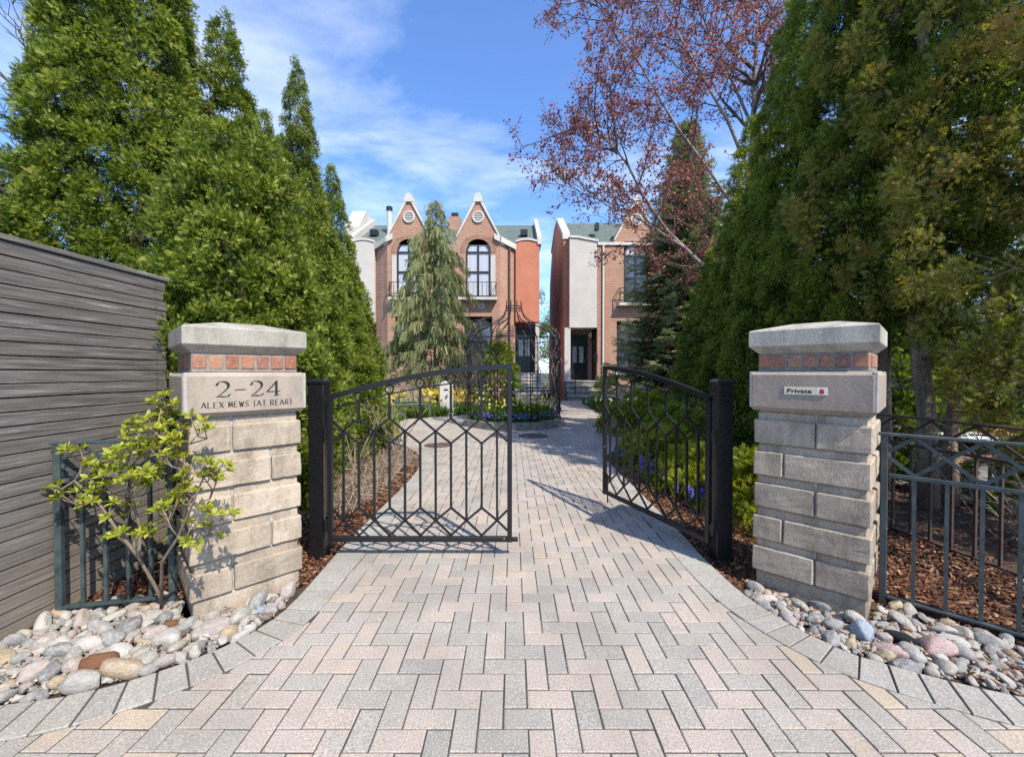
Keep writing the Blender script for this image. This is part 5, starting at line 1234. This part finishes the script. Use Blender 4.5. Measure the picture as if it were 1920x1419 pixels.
# ================================================================== HOUSES
def arched(x0, x1, z0, zs, rise, n=12):
    """outline of an arched opening, from lower left round to lower right"""
    c = (x0 + x1) / 2; w = (x1 - x0) / 2; pts = [(x0, z0)]
    for i in range(n + 1):
        a = math.pi * (1 - i / n); pts.append((c + w * math.cos(a), zs + rise * math.sin(a)))
    return pts + [(x1, z0)]
def window(parent, o, yf, xc, w, z0, zs, rise, bars, pane='curtain_sky', top_pane='curtain_sky', rec=.10, name='window'):  # arched top panes: pale curtain colour stands in for reflected sky
    x0, x1 = xc - w / 2, xc + w / 2; t = .085; ol = arched(x0, x1, z0, zs, rise); il = arched(x0 + t, x1 - t, z0 + t, zs, max(rise - t, .02)); b = MB(o); n = len(ol)
    v = []; y0, y1 = yf - .02, yf + rec
    for p in (ol, il):
        for y in (y0, y1): v += [(x, y, z) for x, z in p]
    f = []
    for i in range(n):
        k = (i + 1) % n; f += [(i, k, 2 * n + k, 2 * n + i), (n + i, 3 * n + i, 3 * n + k, n + k), (i, n + i, n + k, k), (2 * n + i, 2 * n + k, 3 * n + k, 3 * n + i)]
    b.add(v, f); wo = b.build(name, 'window_frame', parent)
    wo_o = o
    MB(o).box(xc - .045, xc + .045, yf - .015, yf + rec - .01, z0 + t, zs + rise - t).build('mullion', 'window_frame', wo)
    for zb in bars: MB(o).box(x0 + t, x1 - t, yf - .012, yf + rec - .012, zb - .045, zb + .045).build('transom', 'window_frame', wo)
    zz = [z0 + t] + [b_ for b_ in bars] ; zz2 = [b_ - .045 for b_ in bars] + [None]
    lows = [z0 + t] + [b_ + .045 for b_ in bars]
    for (a0, a1) in ((x0 + t, xc - .045), (xc + .045, x1 - t)):
        for lo, hi in zip(lows, zz2):
            if hi is None:
                pts = [(x, z) for x, z in il if a0 - 1e-6 <= x <= a1 + 1e-6 and z >= lo]
                pts = sorted(pts); poly = [(a0, lo)] + [p for p in pts] + [(a1, max(lo, pts[-1][1] if a1 > xc + .1 and False else lo))]
                ztop = lambda x: zs + max(rise - t, .02) * math.sqrt(max(0, 1 - ((x - xc) / (w / 2 - t)) ** 2))
                xs_ = np.linspace(a0, a1, 7); poly = [(a0, lo), (a1, lo)] + [(x, max(lo + .005, ztop(x))) for x in xs_[::-1]]
                MB(o).wall(poly, yf + .04, yf + .05).build('pane', top_pane, wo)
            else: MB(o).wall([(a0, lo), (a1, lo), (a1, hi), (a0, hi)], yf + .04, yf + .05).build('pane', pane, wo)
    return wo
def balcony(parent, o, yf, xc, w, z, h=.75):
    b = MB(o).box(xc - w / 2 - .05, xc + w / 2 + .05, yf - .42, yf - .003, z - .13, z).build('balcony_slab', 'white_trim', parent)
    q = MB(o)
    for zz in (z + .05, z + h): q.bar((xc - w / 2, yf - .38, zz), (xc + w / 2, yf - .38, zz), .03); [q.bar((xc + s_ * w / 2, yf - .38, zz), (xc + s_ * w / 2, yf - .01, zz), .03) for s_ in (-1, 1)]
    for k in range(9):
        x = xc - w / 2 + w * k / 8; q.bar((x, yf - .38, z), (x, yf - .38, z + h), .022 if k % 4 else .035)
    for s_ in (-1, 1):
        x0 = xc + s_ * w / 2; q.bar((x0, yf - .38, z + .05), (x0, yf - .02, z + h), .02); q.bar((x0, yf - .02, z + .05), (x0, yf - .38, z + h), .02)
    q.build('railing', 'window_frame', parent)
def gable(parent, o, xc, yf, zsh, zap, hw, back):
    MB(o).wall([(xc - hw, zsh - .4), (xc + hw, zsh - .4), (xc + hw, zsh), (xc + .16, zap - .28), (xc - .16, zap - .28), (xc - hw, zsh)], yf, yf + .35).build('gable_wall', 'house_brick', parent)
    for s_ in (-1, 1):
        b = MB(o); P = [(xc + s_ * (hw + .03), zsh - .06), (xc + s_ * .10, zap - .18), (xc + s_ * .0, zap - .24), (xc + s_ * (hw - .05), zsh - .06)]
        if s_ > 0: P = P[::-1]
        b.wall(P, yf - .08, yf + .42); b.build('coping', 'white_trim', parent)
    MB(o).wall([(xc - .25, zap - .44), (xc + .25, zap - .44), (xc + .17, zap - .12), (xc + .08, zap), (xc - .08, zap), (xc - .17, zap - .12)], yf - .10, yf + .44).build('apex_stone', 'white_trim', parent)
    r = MB(o); zr = zap - .35
    r.add([(xc - hw, yf + .36, zsh), (xc, yf + .36, zr), (xc, back, zr), (xc - hw, back, zsh), (xc + hw, yf + .36, zsh), (xc + hw, back, zsh)], [(0, 1, 2, 3), (1, 4, 5, 2)]); r.build('gable_roof', 'roof_shingle', parent)
    vt = MB(o).ring((xc, yf - .03, zsh + .98), .27, .05, 'y', 20, 6).build('round_vent', 'white_trim', parent)
    MB(o).wall([(xc + .24 * math.cos(a), zsh + .98 + .24 * math.sin(a)) for a in np.linspace(0, 2 * math.pi, 16, endpoint=False)], yf - .02, yf - .004).build('vent_back', 'mortar', vt)
    for k in range(5): z = zsh + .98 - .18 + .09 * k; hwid = math.sqrt(max(0, .23 ** 2 - (.09 * (k - 2)) ** 2)); MB(o).box(xc - hwid, xc + hwid, yf - .05, yf - .022, z - .025, z + .012).build('louvre', 'white_trim', vt)
    # moulded brick ring over the window arch
YF = 21.2
HO = (-3.51, YF, 0)
h1 = thing('brick_house', 'orange brick twin-gabled house at the end of the path', 'house', HO)
AX = -3.51
# front brick wall with real window openings: built as strips round the openings
def brick_front(parent, o, x0, x1, z0, z1, yf, opens, mat='house_brick', d=.3):
    """opens: list of (x0,x1,z0,zs,rise), left to right, not overlapping in x within a storey"""
    xs = sorted({x0, x1} | {v for q_ in opens for v in q_[:2]}); b = MB(o)
    for a, c in zip(xs[:-1], xs[1:]):
        col = sorted([q_ for q_ in opens if q_[0] <= a + 1e-6 and q_[1] >= c - 1e-6], key=lambda q_: q_[2]); z = z0
        for q_ in col:
            b.wall([(a, z), (c, z), (c, q_[2]), (a, q_[2])], yf, yf + d)
            xc, w = (q_[0] + q_[1]) / 2, (q_[1] - q_[0]) / 2; top = q_[3] + q_[4] + .10
            arc = [(xc + w * math.cos(t), q_[3] + q_[4] * math.sin(t)) for t in np.linspace(0, math.pi, 13)]
            for (xa, za), (xb, zb) in zip(arc[:-1], arc[1:]): b.wall([(xb, zb), (xa, za), (xa, top), (xb, top)], yf, yf + d)
            z = top
        b.wall([(a, z), (c, z), (c, z1), (a, z1)], yf, yf + d)
    return b.build('front_wall', mat, parent)
ops = []
for s_ in (-1, 1):
    xc = AX + s_ * 1.775; ops += [(xc - .64, xc + .64, 5.26, 7.56, .63), (xc - .72, xc + .72, 1.75, 3.75, .42)]
brick_front(h1, HO, -6.41, -.61, -.1, 7.97, YF, ops)
for s_, nm in ((-1, 'l'), (1, 'r')):
    xc = AX + s_ * 1.775
    window(h1, HO, YF + .03, xc, 1.28, 5.26, 7.56, .63, (6.55, 7.56))
    window(h1, HO, YF + .05, xc, 1.44, 1.75, 3.75, .42, (3.0,), 'glass', 'glass')
    MB(HO).box(xc + s_ * .64 + (.0 if s_ > 0 else -.24), xc + s_ * .64 + (.24 if s_ > 0 else .0), YF - .03, YF - .002, 5.3, 7.4).build('stone_jamb', 'beige_stucco', h1)
    # soldier course over the arch
    b = MB(HO)
    for t in np.linspace(.04, math.pi - .04, 30): b.bar((xc + .68 * math.cos(t), YF - .012, 7.56 + .67 * math.sin(t)), (xc + .92 * math.cos(t), YF - .012, 7.56 + .91 * math.sin(t)), .062, .03)
    b.build('brick_arch', 'house_brick', h1)
    balcony(h1, HO, YF, xc, 1.85, 5.2)
    gable(h1, HO, xc, YF, 8.37, 10.55, 1.13, 24.6)
    xin = AX + s_ * 2.9; xo = AX + s_ * 3.68; xe = AX + s_ * 4.95        # chamfered corner, then the stucco bay
    b = MB(HO); P = [(xin, YF), (xo, YF + .62), (xo, YF + 1.2), (xin, YF + 1.2)]; b.prism(P if s_ > 0 else P[::-1], -.1, 7.97); b.build('corner_wall', 'house_brick', h1)
    st = 'red_stucco' if s_ > 0 else 'beige_stucco'
    # wavy parapet of the bay
    xs_ = np.linspace(xo + s_ * .02, xe, 9); top = [8.22 + .13 * math.sin(math.pi * i / 8) + .02 * i / 8 - .05 * (i / 8) for i in range(9)]
    poly = [(xs_[0], 4.05), (xs_[-1], 4.05)] + [(xs_[i], top[i]) for i in range(8, -1, -1)]
    MB(HO).wall(poly if s_ > 0 else poly[::-1], YF + .45, YF + 3.0).build('stucco_bay', st, h1)
    b = MB(HO); cp = [(xs_[i], top[i] - .01) for i in range(9)] + [(xs_[i], top[i] + .09) for i in range(8, -1, -1)]
    b.wall(cp if s_ > 0 else cp[::-1], YF + .40, YF + 3.02).build('bay_coping', 'white_trim', h1)
    b = MB(HO)
    for (xa, ya), (xb, yb) in (((xin - s_ * .3, YF - .02), (xin, YF - .02)), ((xin, YF - .02), (xo + s_ * .03, YF + .60))):
        d = Vector((xb - xa, yb - ya)); nrm = Vector((d.y, -d.x)).normalized() * .09 * s_
        b.add([(xa, ya, 8.05 if xa == xin else 8.2), (xb, yb, 7.82 if xb != xin else 8.05), (xb, yb, 8.10 if xb != xin else 8.33), (xa, ya, 8.33 if xa == xin else 8.48),
               (xa + nrm.x, ya + nrm.y - .05, 8.05 if xa == xin else 8.2), (xb + nrm.x, yb + nrm.y - .05, 7.82 if xb != xin else 8.05), (xb + nrm.x, yb + nrm.y - .05, 8.10 if xb != xin else 8.33), (xa + nrm.x, ya + nrm.y - .05, 8.33 if xa == xin else 8.48)],
              [(0, 1, 2, 3), (4, 7, 6, 5), (0, 4, 5, 1), (3, 2, 6, 7), (1, 5, 6, 2), (0, 3, 7, 4)])
    b.build('cornice', 'white_trim', h1)
    # main roof slope
    xa, xb = AX, xe; b = MB(HO)
    P = [(xa, YF + .5, 8.0), (xb, YF + .5, 8.1), (xb, 25.2, 10.35), (xa, 25.2, 10.35), (xb, 30, 8), (xa, 30, 8)]
    b.add(P, [(0, 1, 2, 3), (3, 2, 4, 5)] if s_ > 0 else [(3, 2, 1, 0), (5, 4, 2, 3)]); b.build('roof', 'roof_shingle', h1)
    # white party parapet up the roof edge
    MB(HO).side([(YF + .38, 8.1), (YF + .38, 8.46), (25.2, 10.72), (25.6, 10.72), (25.6, 8.1)], xe - .10, xe + .10).build('party_wall', 'white_trim', h1)
    MB(HO).box(xo + s_ * .5 - .2, xo + s_ * .5 + .2, 22.9, 23.25, 9.0, 9.32).build('roof_vent', 'black_iron', h1)
    # set-back entrance below the bay
    MB(HO).box(min(xo, xe) , max(xo, xe), YF + 1.9, YF + 3.0, -.1, 4.05).build('entrance_wall', 'house_brick', h1)
    MB(HO).box(min(xe, xe - s_ * .2), max(xe, xe - s_ * .2), YF + .5, YF + .72, 1.2, 4.06).build('bay_post', 'beige_stucco', h1)
    MB(HO).box(min(xe, xe - s_ * .12), max(xe, xe - s_ * .12), YF + .72, YF + 8, -.1, 8.0).build('side_wall', 'red_stucco', h1)
MB(HO).box(-8.3, 1.3, YF + 2.9, 29.9, -.1, 7.98).build('rear_block', 'house_brick', h1)
MB(HO).tube([(-7.0, 23.6, 9.2), (-7.0, 23.6, 10.6)], .14, 12).build('flue', 'white_trim', h1); MB(HO).lathe((-7.0, 23.6, 10.6), [(.18, 0), (.18, .22), (.1, .26)], 12).build('flue_cap', 'black_iron', h1)
MB(HO).box(-3.75, -3.05, 24.4, 25.1, 9.6, 10.6).build('chimney', 'house_brick', h1); MB(HO).box(-3.6, -3.2, 24.5, 25.0, 10.6, 10.85).build('chimney_cap', 'black_iron', h1)
MB(HO).side([(23.2, 8.3), (23.2, 9.6), (24.4, 10.9), (25.2, 10.9), (26, 10.2), (26, 8.3)], -9.4, -8.6).build('party_gable', 'beige_stucco', h1)
MB(HO).tube([(-.13, YF + .30, 8.0), (-.13, YF + .27, 7.7), (-.13, YF + .27, 0)], .05, 8).build('downpipe', 'dark_twig', h1)
# door of the house
def door(parent, o, xc, yf, z0, w=.86, h=2.05):
    d = MB(o).box(xc - w / 2, xc + w / 2, yf - .05, yf - .004, z0, z0 + h, .01).build('door', 'door_paint', parent)
    for s_ in (-1, 1):
        x = xc + s_ * w * .22; MB(o).box(x - w * .14, x + w * .14, yf - .058, yf - .045, z0 + .95, z0 + 1.85).build('glass_panel', 'curtain_sky', d); MB(o).box(x - w * .14, x + w * .14, yf - .066, yf - .045, z0 + .15, z0 + .75, .012).build('panel', 'door_paint', d)
    MB(o).box(xc + w * .40, xc + w * .44, yf - .10, yf - .05, z0 + .95, z0 + 1.1).build('handle', 'bench_iron', d)
    MB(o).box(xc - w / 2 - .1, xc + w / 2 + .1, yf - .03, yf - .003, z0 + h, z0 + h + .45).build('transom_panel', 'window_frame', parent)
    MB(o).box(xc - w / 2 - .1, xc - w / 2, yf - .07, yf - .003, z0, z0 + h).build('door_frame', 'window_frame', parent); MB(o).box(xc + w / 2, xc + w / 2 + .1, yf - .07, yf - .003, z0, z0 + h).build('door_frame', 'window_frame', parent)
door(h1, HO, .68, YF + 1.9, 1.36)
nd = MB(HO).wall([(-1.60 + .19 * math.cos(a), 4.85 + .19 * math.sin(a)) for a in np.linspace(0, 2 * math.pi, 18, endpoint=False)], YF - .03, YF - .003).build('number_disc', 'white_trim', h1)
b = MB(HO); sc_ = .24; lay = 0
for st_ in GLY['2']:
    for p, q_ in zip(st_[:-1], st_[1:]):
        lay += 1; y = YF - .032 - lay * 1e-4; w = .016
        d = Vector((q_[0] - p[0], q_[1] - p[1])).normalized(); nx, nz = -d.y * w, d.x * w
        A = (-1.60 - .08 + p[0] * .16, 4.74 + p[1] * .22); B = (-1.60 - .08 + q_[0] * .16, 4.74 + q_[1] * .22)
        b.add([(A[0] - nx, y, A[1] - nz), (A[0] + nx, y, A[1] + nz), (B[0] + nx, y, B[1] + nz), (B[0] - nx, y, B[1] - nz)], [(0, 1, 2, 3)])
b.build('house_number', 'lettering', nd)

def flight(label, x0, x1, y0, n, rise, run, depth_end, mat='step_stone'):
    s = thing('stone_steps', label, 'steps', (x0, y0, 0))
    for k in range(n):
        MB((x0, y0, 0)).box(x0, x1, y0 + k * run, depth_end, -.08 if k == 0 else k * rise - .001, (k + 1) * rise - .045).build('riser', 'mossy_stone' if mat != 'step_stone' else 'step_stone', s)
        MB((x0, y0, 0)).box(x0 - .03, x1 + .03, y0 + k * run - .04, y0 + (k + 1) * run + (.02 if k < n - 1 else depth_end - y0 - n * run), (k + 1) * rise - .045, (k + 1) * rise, .008).build('tread', 'step_stone', s)
    return s
flight('flight of eight pale stone steps up to the brick house door', .16, 1.50, 19.75, 8, .17, .28, YF + 1.88)
s2 = flight('four wide stone steps before the right house door', 2.80, 5.1, 20.35, 4, .24, .32, 22.9, 'x')
hr = thing('stair_handrail', 'thin black handrail on the right house steps', 'handrail', (3.15, 20.6, 0))
MB().tube([(0, -.15, .25), (0, -.15, 1.15)], .02, 6).build('post', 'black_iron', hr); MB().tube([(0, .9, .9), (0, .9, 1.95)], .02, 6).build('post', 'black_iron', hr)
MB().tube([(0, -.2, 1.1), (0, .2, 1.35), (0, .9, 1.95), (0, 1.1, 1.95)], .022, 6).build('rail', 'black_iron', hr); MB().bar((0, -.15, .4), (0, .9, 1.6), .015).bar((0, .1, .5), (0, .5, 1.55), .015).build('infill', 'black_iron', hr)

# right house
RO = (7.0, 21.4, 0); YR = 21.4
h2 = thing('brick_house', 'brick house with a white stucco bay right of the path, half hidden by trees', 'house', RO)
MB(RO).side([(YR + .35, -.1), (YR + .35, 8.55), (24.6, 10.35), (26.0, 10.3), (28.2, 9.5), (29.6, 7.6), (30.1, 4.5), (30.1, -.1)], 2.72, 2.98).build('side_wall', 'red_stucco', h2)
MB(RO).side([(YR + .28, 8.4), (YR + .28, 8.72), (24.6, 10.56), (26.1, 10.5), (28.3, 9.68), (28.2, 9.5), (26.0, 10.3), (24.6, 10.35), (YR + .4, 8.5)], 2.66, 3.04).build('side_coping', 'white_trim', h2)
MB(RO).wall([(2.99, 3.72), (4.42, 3.72), (4.42, 8.15), (3.9, 8.24), (3.4, 8.34), (2.99, 8.36)], YR - .02, YR + 2.0).build('stucco_bay', 'beige_stucco', h2)
MB(RO).wall([(2.95, 8.365), (3.4, 8.345), (3.9, 8.245), (4.46, 8.155), (4.46, 8.26), (3.9, 8.36), (3.4, 8.46), (2.95, 8.47)], YR - .08, YR + 2.0).build('bay_coping', 'white_trim', h2)
MB(RO).box(2.99, 4.45, YR + 1.5, YR + 2.0, -.1, 3.72).build('entrance_wall', 'house_brick', h2)
MB(RO).box(2.74, 3.05, YR + .02, YR + .34, .95, 3.72).build('bay_post', 'beige_stucco', h2)
MB(RO).box(2.74, 2.98, YR + .36, YR + 1.5, -.1, 3.72).build('entrance_side', 'house_brick', h2)
x0 = 4.44
brick_front(h2, RO, x0, 13.0, -.1, 7.97, YR, [(5.80, 7.08, 5.0, 7.45, .64), (5.45, 6.9, 1.55, 3.55, .42), (9.4, 10.7, 5.0, 7.45, .64)])
window(h2, RO, YR + .03, 6.44, 1.28, 5.0, 7.45, .64, (6.3, 7.45), 'glass', 'curtain_sky'); window(h2, RO, YR + .05, 6.175, 1.45, 1.55, 3.55, .42, (2.9,), 'glass', 'glass'); window(h2, RO, YR + .03, 10.05, 1.3, 5.0, 7.45, .64, (6.3, 7.45), 'glass', 'glass')
balcony(h2, RO, YR, 6.44, 1.85, 4.95); gable(h2, RO, 6.44, YR, 8.3, 10.5, 1.15, 24.6); gable(h2, RO, 10.05, YR, 8.3, 10.5, 1.15, 24.6)
MB(RO).add([(2.98, YR + .3, 8.0), (13, YR + .3, 8.0), (13, 24.6, 10.25), (2.98, 24.6, 10.25), (13, 30, 8), (2.98, 30, 8)], [(0, 1, 2, 3), (3, 2, 4, 5)]).build('roof', 'roof_shingle', h2)
MB(RO).box(4.44, 13, YR - .08, YR + .30, 7.97, 8.12).build('cornice', 'white_trim', h2)
MB(RO).box(3.0, 13, YR + 2.1, 30, -.1, 7.9).build('rear_block', 'house_brick', h2)
MB(RO).box(12.7, 13.0, YR + .31, YR + 2.1, -.1, 7.96).build('side_wall', 'house_brick', h2)
MB(RO).tube([(4.72, YR - .06, 8.0), (4.72, YR - .06, .3)], .05, 8).build('downpipe', 'white_trim', h2)
MB(RO).box(5.1, 12.8, YR - .14, YR - .004, 1.28, 1.42).build('stone_band', 'white_trim', h2)
MB(RO).box(4.55, 4.75, 22.5, 22.9, 9.2, 9.55).build('roof_vent', 'black_iron', h2)
door(h2, RO, 3.66, YR + 1.5, .98)
MB(RO).box(4.28, 4.42, YR - .2, YR - .03, 1.9, 2.35, .02).build('letter_box', 'black_iron', h2)
MB(RO).lathe((4.25, YR + .9, 3.3), [(.05, 0), (.09, .08), (.09, .2), (.03, .26)], 10).build('porch_lamp', 'white_plastic', h2)

# neighbour behind the right cedars
NO = (7.0, 8.0, 0); nb = thing('garden_building', 'dark navy clapboard building behind the bare cedar trunks', 'building', NO)
MB(NO).box(5.3, 16, 7.6, 12, -.1, 2.3).build('core', 'navy_siding', nb)
for k in range(12):
    z = k * .19; MB(NO).add([(5.26, 7.60, z), (16, 7.60, z), (16, 7.60, z + .2), (5.26, 7.60, z + .2), (5.26, 7.555, z), (16, 7.555, z), (16, 7.592, z + .2), (5.26, 7.592, z + .2)], [(4, 5, 6, 7), (0, 4, 7, 3), (0, 1, 5, 4), (1, 2, 6, 5)]).build('siding_board', 'navy_siding', nb)
MB(NO).side([(7.2, 2.24), (7.2, 2.38), (9.8, 3.1), (12.3, 2.38), (12.3, 2.24)], 5.05, 16.2).build('roof', 'roof_shingle', nb)
m_ = MB(); m_.add([(5.0, 2.0, -.028), (16, 2.0, -.028), (16, 7.55, -.028), (5.0, 7.55, -.028)], [(0, 1, 2, 3)]); tag(m_.build('patio', 'patio_slab'), kind='structure')
tb = thing('patio_table', 'white topped patio table glimpsed behind the right fences', 'table', (6.05, 5.1, 0))
MB().box(-.55, .55, -.4, .4, .57, .61, .01).build('table_top', 'white_plastic', tb)
for sx in (-1, 1):
    for sy in (-1, 1): MB().tube([(sx * .45, sy * .3, -.03), (sx * .4, sy * .27, .57)], .018, 6).build('leg', 'white_plastic', tb)
pt = MB((6.03, 5.1, .61)).lathe((6.03, 5.1, .61), [(.10, 0), (.13, .04), (.14, .08), (.125, .08), (.10, .05), (.02, .03)], 18).build('terracotta_bowl', 'terracotta', None, True); pt.location = (6.03, 5.1, .61)
tag(pt, 'terracotta bowl on the white patio table', 'bowl')
bn = thing('timber_bench', 'yellow timber bench on the patio below the white table', 'bench', (5.5, 4.75, 0))
for k in range(3): MB().box(-.6, .6, -.2 + k * .135, -.2 + k * .135 + .115, .40, .435, .005).build('seat_slat', 'timber', bn)
for sx in (-.5, .5): MB().box(sx - .03, sx + .03, -.18, .18, -.03, .40, .005).build('leg', 'timber', bn)

# ================================================================== GARDEN: planter, arbour, benches
N8 = 8
def octo(r, off=math.pi / 8): return [(PLC[0] + r * math.cos(off + k * math.pi / 4), PLC[1] + r * math.sin(off + k * math.pi / 4)) for k in range(8)]
plt = thing('stone_planter', 'low octagonal stone edged flower bed in the middle of the path', 'planter', (PLC[0], PLC[1], 0))
oo, oi = octo(1.42), octo(1.16); PO = (PLC[0], PLC[1], 0)
for k in range(8):
    a, b_, c, d = oo[k], oo[(k + 1) % 8], oi[(k + 1) % 8], oi[k]
    for t0, t1 in ((0.004, .33), (.34, .66), (.67, .996)):
        l = lambda p, q_, t: (p[0] + (q_[0] - p[0]) * t, p[1] + (q_[1] - p[1]) * t); hz = .17 + .02 * random.random()
        MB(PO).prism([l(a, b_, t0), l(a, b_, t1), l(d, c, t1), l(d, c, t0)], -.03, hz).build('edge_stone', 'mossy_stone', plt)
MB(PO).prism(octo(1.15), -.03, .13).build('soil', 'soil', plt)
ar = thing('garden_arbour', 'black iron arbour with ogee dome over the flower bed', 'arbour', PO); AR = 'black_iron'
prof = [(1.27, .17), (1.27, 1.2), (1.27, 2.2), (1.22, 2.42), (1.05, 2.58), (.75, 2.68), (.48, 2.78), (.30, 2.93), (.22, 3.12), (.21, 3.33)]
for k in range(8):
    a = math.pi / 8 + k * math.pi / 4; b = MB()
    for dt in (-.07, .07) : b.tube([(r * math.cos(a + dt * (1 if z < 2.3 else r / 1.27 * .6)), r * math.sin(a + dt * (1 if z < 2.3 else r / 1.27 * .6)), z) for r, z in prof], .012, 5)
    for z in (.5, .9, 1.3, 1.7, 2.1): b.tube([(1.27 * math.cos(a - .07), 1.27 * math.sin(a - .07), z), (1.27 * math.cos(a + .07), 1.27 * math.sin(a + .07), z + .15)], .008, 4)
    b.build('rib', AR, ar)
for z, r in ((.95, 1.27), (2.28, 1.27), (3.10, .225), (3.18, .222)): MB().ring((0, 0, z), r, .013, 'z', 32, 5).build('hoop', AR, ar)
for k in (0, 1, 2, 3, 4, 7):      # trellis wires between ribs, front two bays left open
    a0 = math.pi / 8 + k * math.pi / 4 + .07; a1 = a0 + math.pi / 4 - .14; b = MB()
    for t in (.25, .5, .75): a = a0 + (a1 - a0) * t; b.tube([(1.26 * math.cos(a), 1.26 * math.sin(a), .17), (1.26 * math.cos(a), 1.26 * math.sin(a), 2.28)], .006, 4)
    for z in np.arange(.35, 2.2, .3): b.tube([(1.26 * math.cos(a0), 1.26 * math.sin(a0), z), (1.26 * math.cos((a0 + a1) / 2) , 1.26 * math.sin((a0 + a1) / 2), z), (1.26 * math.cos(a1), 1.26 * math.sin(a1), z)], .006, 4)
    b.build('trellis', AR, ar)
vn = thing('climbing_vine', 'bare twining vine on the right side of the garden arbour', 'vine', (PLC[0] + 1.1, PLC[1], .13))
g_ = random.Random(15)
for k in range(13):
    a = g_.gauss(.1, .45); z = 0; P = [];
    for i in range(14): a += g_.gauss(0, .10); z += g_.uniform(.08, .24); rr = 1.24 + g_.gauss(0, .05) - max(0, z - 2.2) * .55; P.append((rr * math.cos(a) - 1.1, rr * math.sin(a), min(z, 2.9)))
    MB().tube(P, [.014 * (1 - i / 16) + .002 for i in range(14)], 5).build('vine_stem', 'twig', vn, True)
v2 = thing('climbing_vine', 'dark bare vine over the left side of the garden arbour', 'vine', (PLC[0] - 1.1, PLC[1], .13))
for k in range(24):
    a = math.pi + g_.gauss(0, .6); z = g_.uniform(0, 1.2); P = []
    for i in range(14): a += g_.gauss(0, .13); z += g_.uniform(.04, .22); rr = 1.24 + g_.gauss(0, .06) - max(0, z - 2.2) * .75; P.append((rr * math.cos(a) + 1.1, rr * math.sin(a), min(z, 2.75)))
    MB().tube(P, [.011 * (1 - i / 16) + .002 for i in range(14)], 5).build('vine_stem', 'dark_twig', v2, True)

def manhole(label, x, y, r):
    m_ = thing('manhole_cover', label, 'manhole cover', (x, y, 0), 0, 'round manhole covers in the paving')
    MB().lathe((0, 0, 0), [(r, .001), (r, .007), (r - .015, .008), (0.001, .008)], 28).build('disc', 'manhole', m_)
    for k in range(3): MB().ring((0, 0, .009), r * (.35 + .22 * k), .006, 'z', 28, 4).build('ridge', 'manhole', m_)
manhole('brown round manhole cover seen through the closed gate leaf', -1.42, 7.9, .27)
manhole('brown round manhole cover right before the flower bed', .48, 9.05, .33)

def bench(label, x, y, rz, w=1.2):
    t = thing('garden_bench', label, 'bench', (x, y, 0), rz, 'metal garden benches'); mt = 'bench_iron'
    b = MB(); v = [(-w / 2, .28, .48), (w / 2, .28, .48), (w / 2, .42, .92), (-w / 2, .42, .92)]
    b.tube([v[0], v[3], (-w / 4, .43, .95), (0, .435, .965), (w / 4, .43, .95), v[2], v[1]], .016, 6); b.build('back_frame', mt, t)
    for k in range(15): x_ = -w / 2 + w * (k + .5) / 15; MB().bar((x_, .285, .47), (x_, .425, .93), .022, .006).build('back_slat', mt, t)
    for k in range(7): y_ = -.2 + .48 * k / 6; MB().box(-w / 2, w / 2, y_ - .025, y_ + .025, .42, .43).build('seat_slat', mt, t)
    for s_ in (-1, 1):
        xx = s_ * w / 2
        MB().tube([(xx, -.2, 0), (xx, -.18, .42), (xx, -.22, .62), (xx, -.30, .66), (xx, -.34, .61), (xx, -.29, .57)], .016, 6).build('front_leg', mt, t)
        MB().tube([(xx, .34, 0), (xx, .27, .42), (xx, .30, .55)], .016, 6).build('rear_leg', mt, t)
        MB().tube([(xx, -.22, .62), (xx, -.05, .68), (xx, .15, .64), (xx, .32, .62)], .016, 6).build('arm_rest', mt, t)
bench('grey metal garden bench left of the flower bed', -3.15, 12.55, R(38))
bench('grey metal garden bench half hidden behind the open gate leaf', 3.35, 12.4, R(-62))
ml = thing('stone_letterbox', 'white stone pedestal letterbox with a dark slot on a block', 'letterbox', (-2.18, 13.7, 0))
MB().box(-.28, .28, -.2, .2, -.05, .22, .02).build('base_block', 'white_stone', ml)
MB().wall([(-.19, .225), (.19, .225), (.20, .32), (.20, .98), (.14, 1.08), (0, 1.13), (-.14, 1.08), (-.20, .98), (-.20, .32)], -.16, .16).build('body', 'white_stone', ml)
MB().box(-.07, .07, -.166, -.155, .80, .85).build('slot', 'gap_shade', ml); MB().box(-.13, .13, -.168, -.161, .38, .70, .004).build('front_panel', 'white_stone', ml)
lt = thing('path_light', 'small black cylindrical path light among the hyacinths', 'lamp', (1.80, 5.32, -.03))
MB().lathe((0, 0, 0), [(.012, 0), (.012, .10), (.042, .11), (.042, .34), (.05, .35), (.05, .375), (.01, .385)], 12).build('lamp_body', 'black_iron', lt)
MB().ring((0, 0, .30), .043, .004, 'z', 14, 4).build('lamp_ring', 'bench_iron', lt)
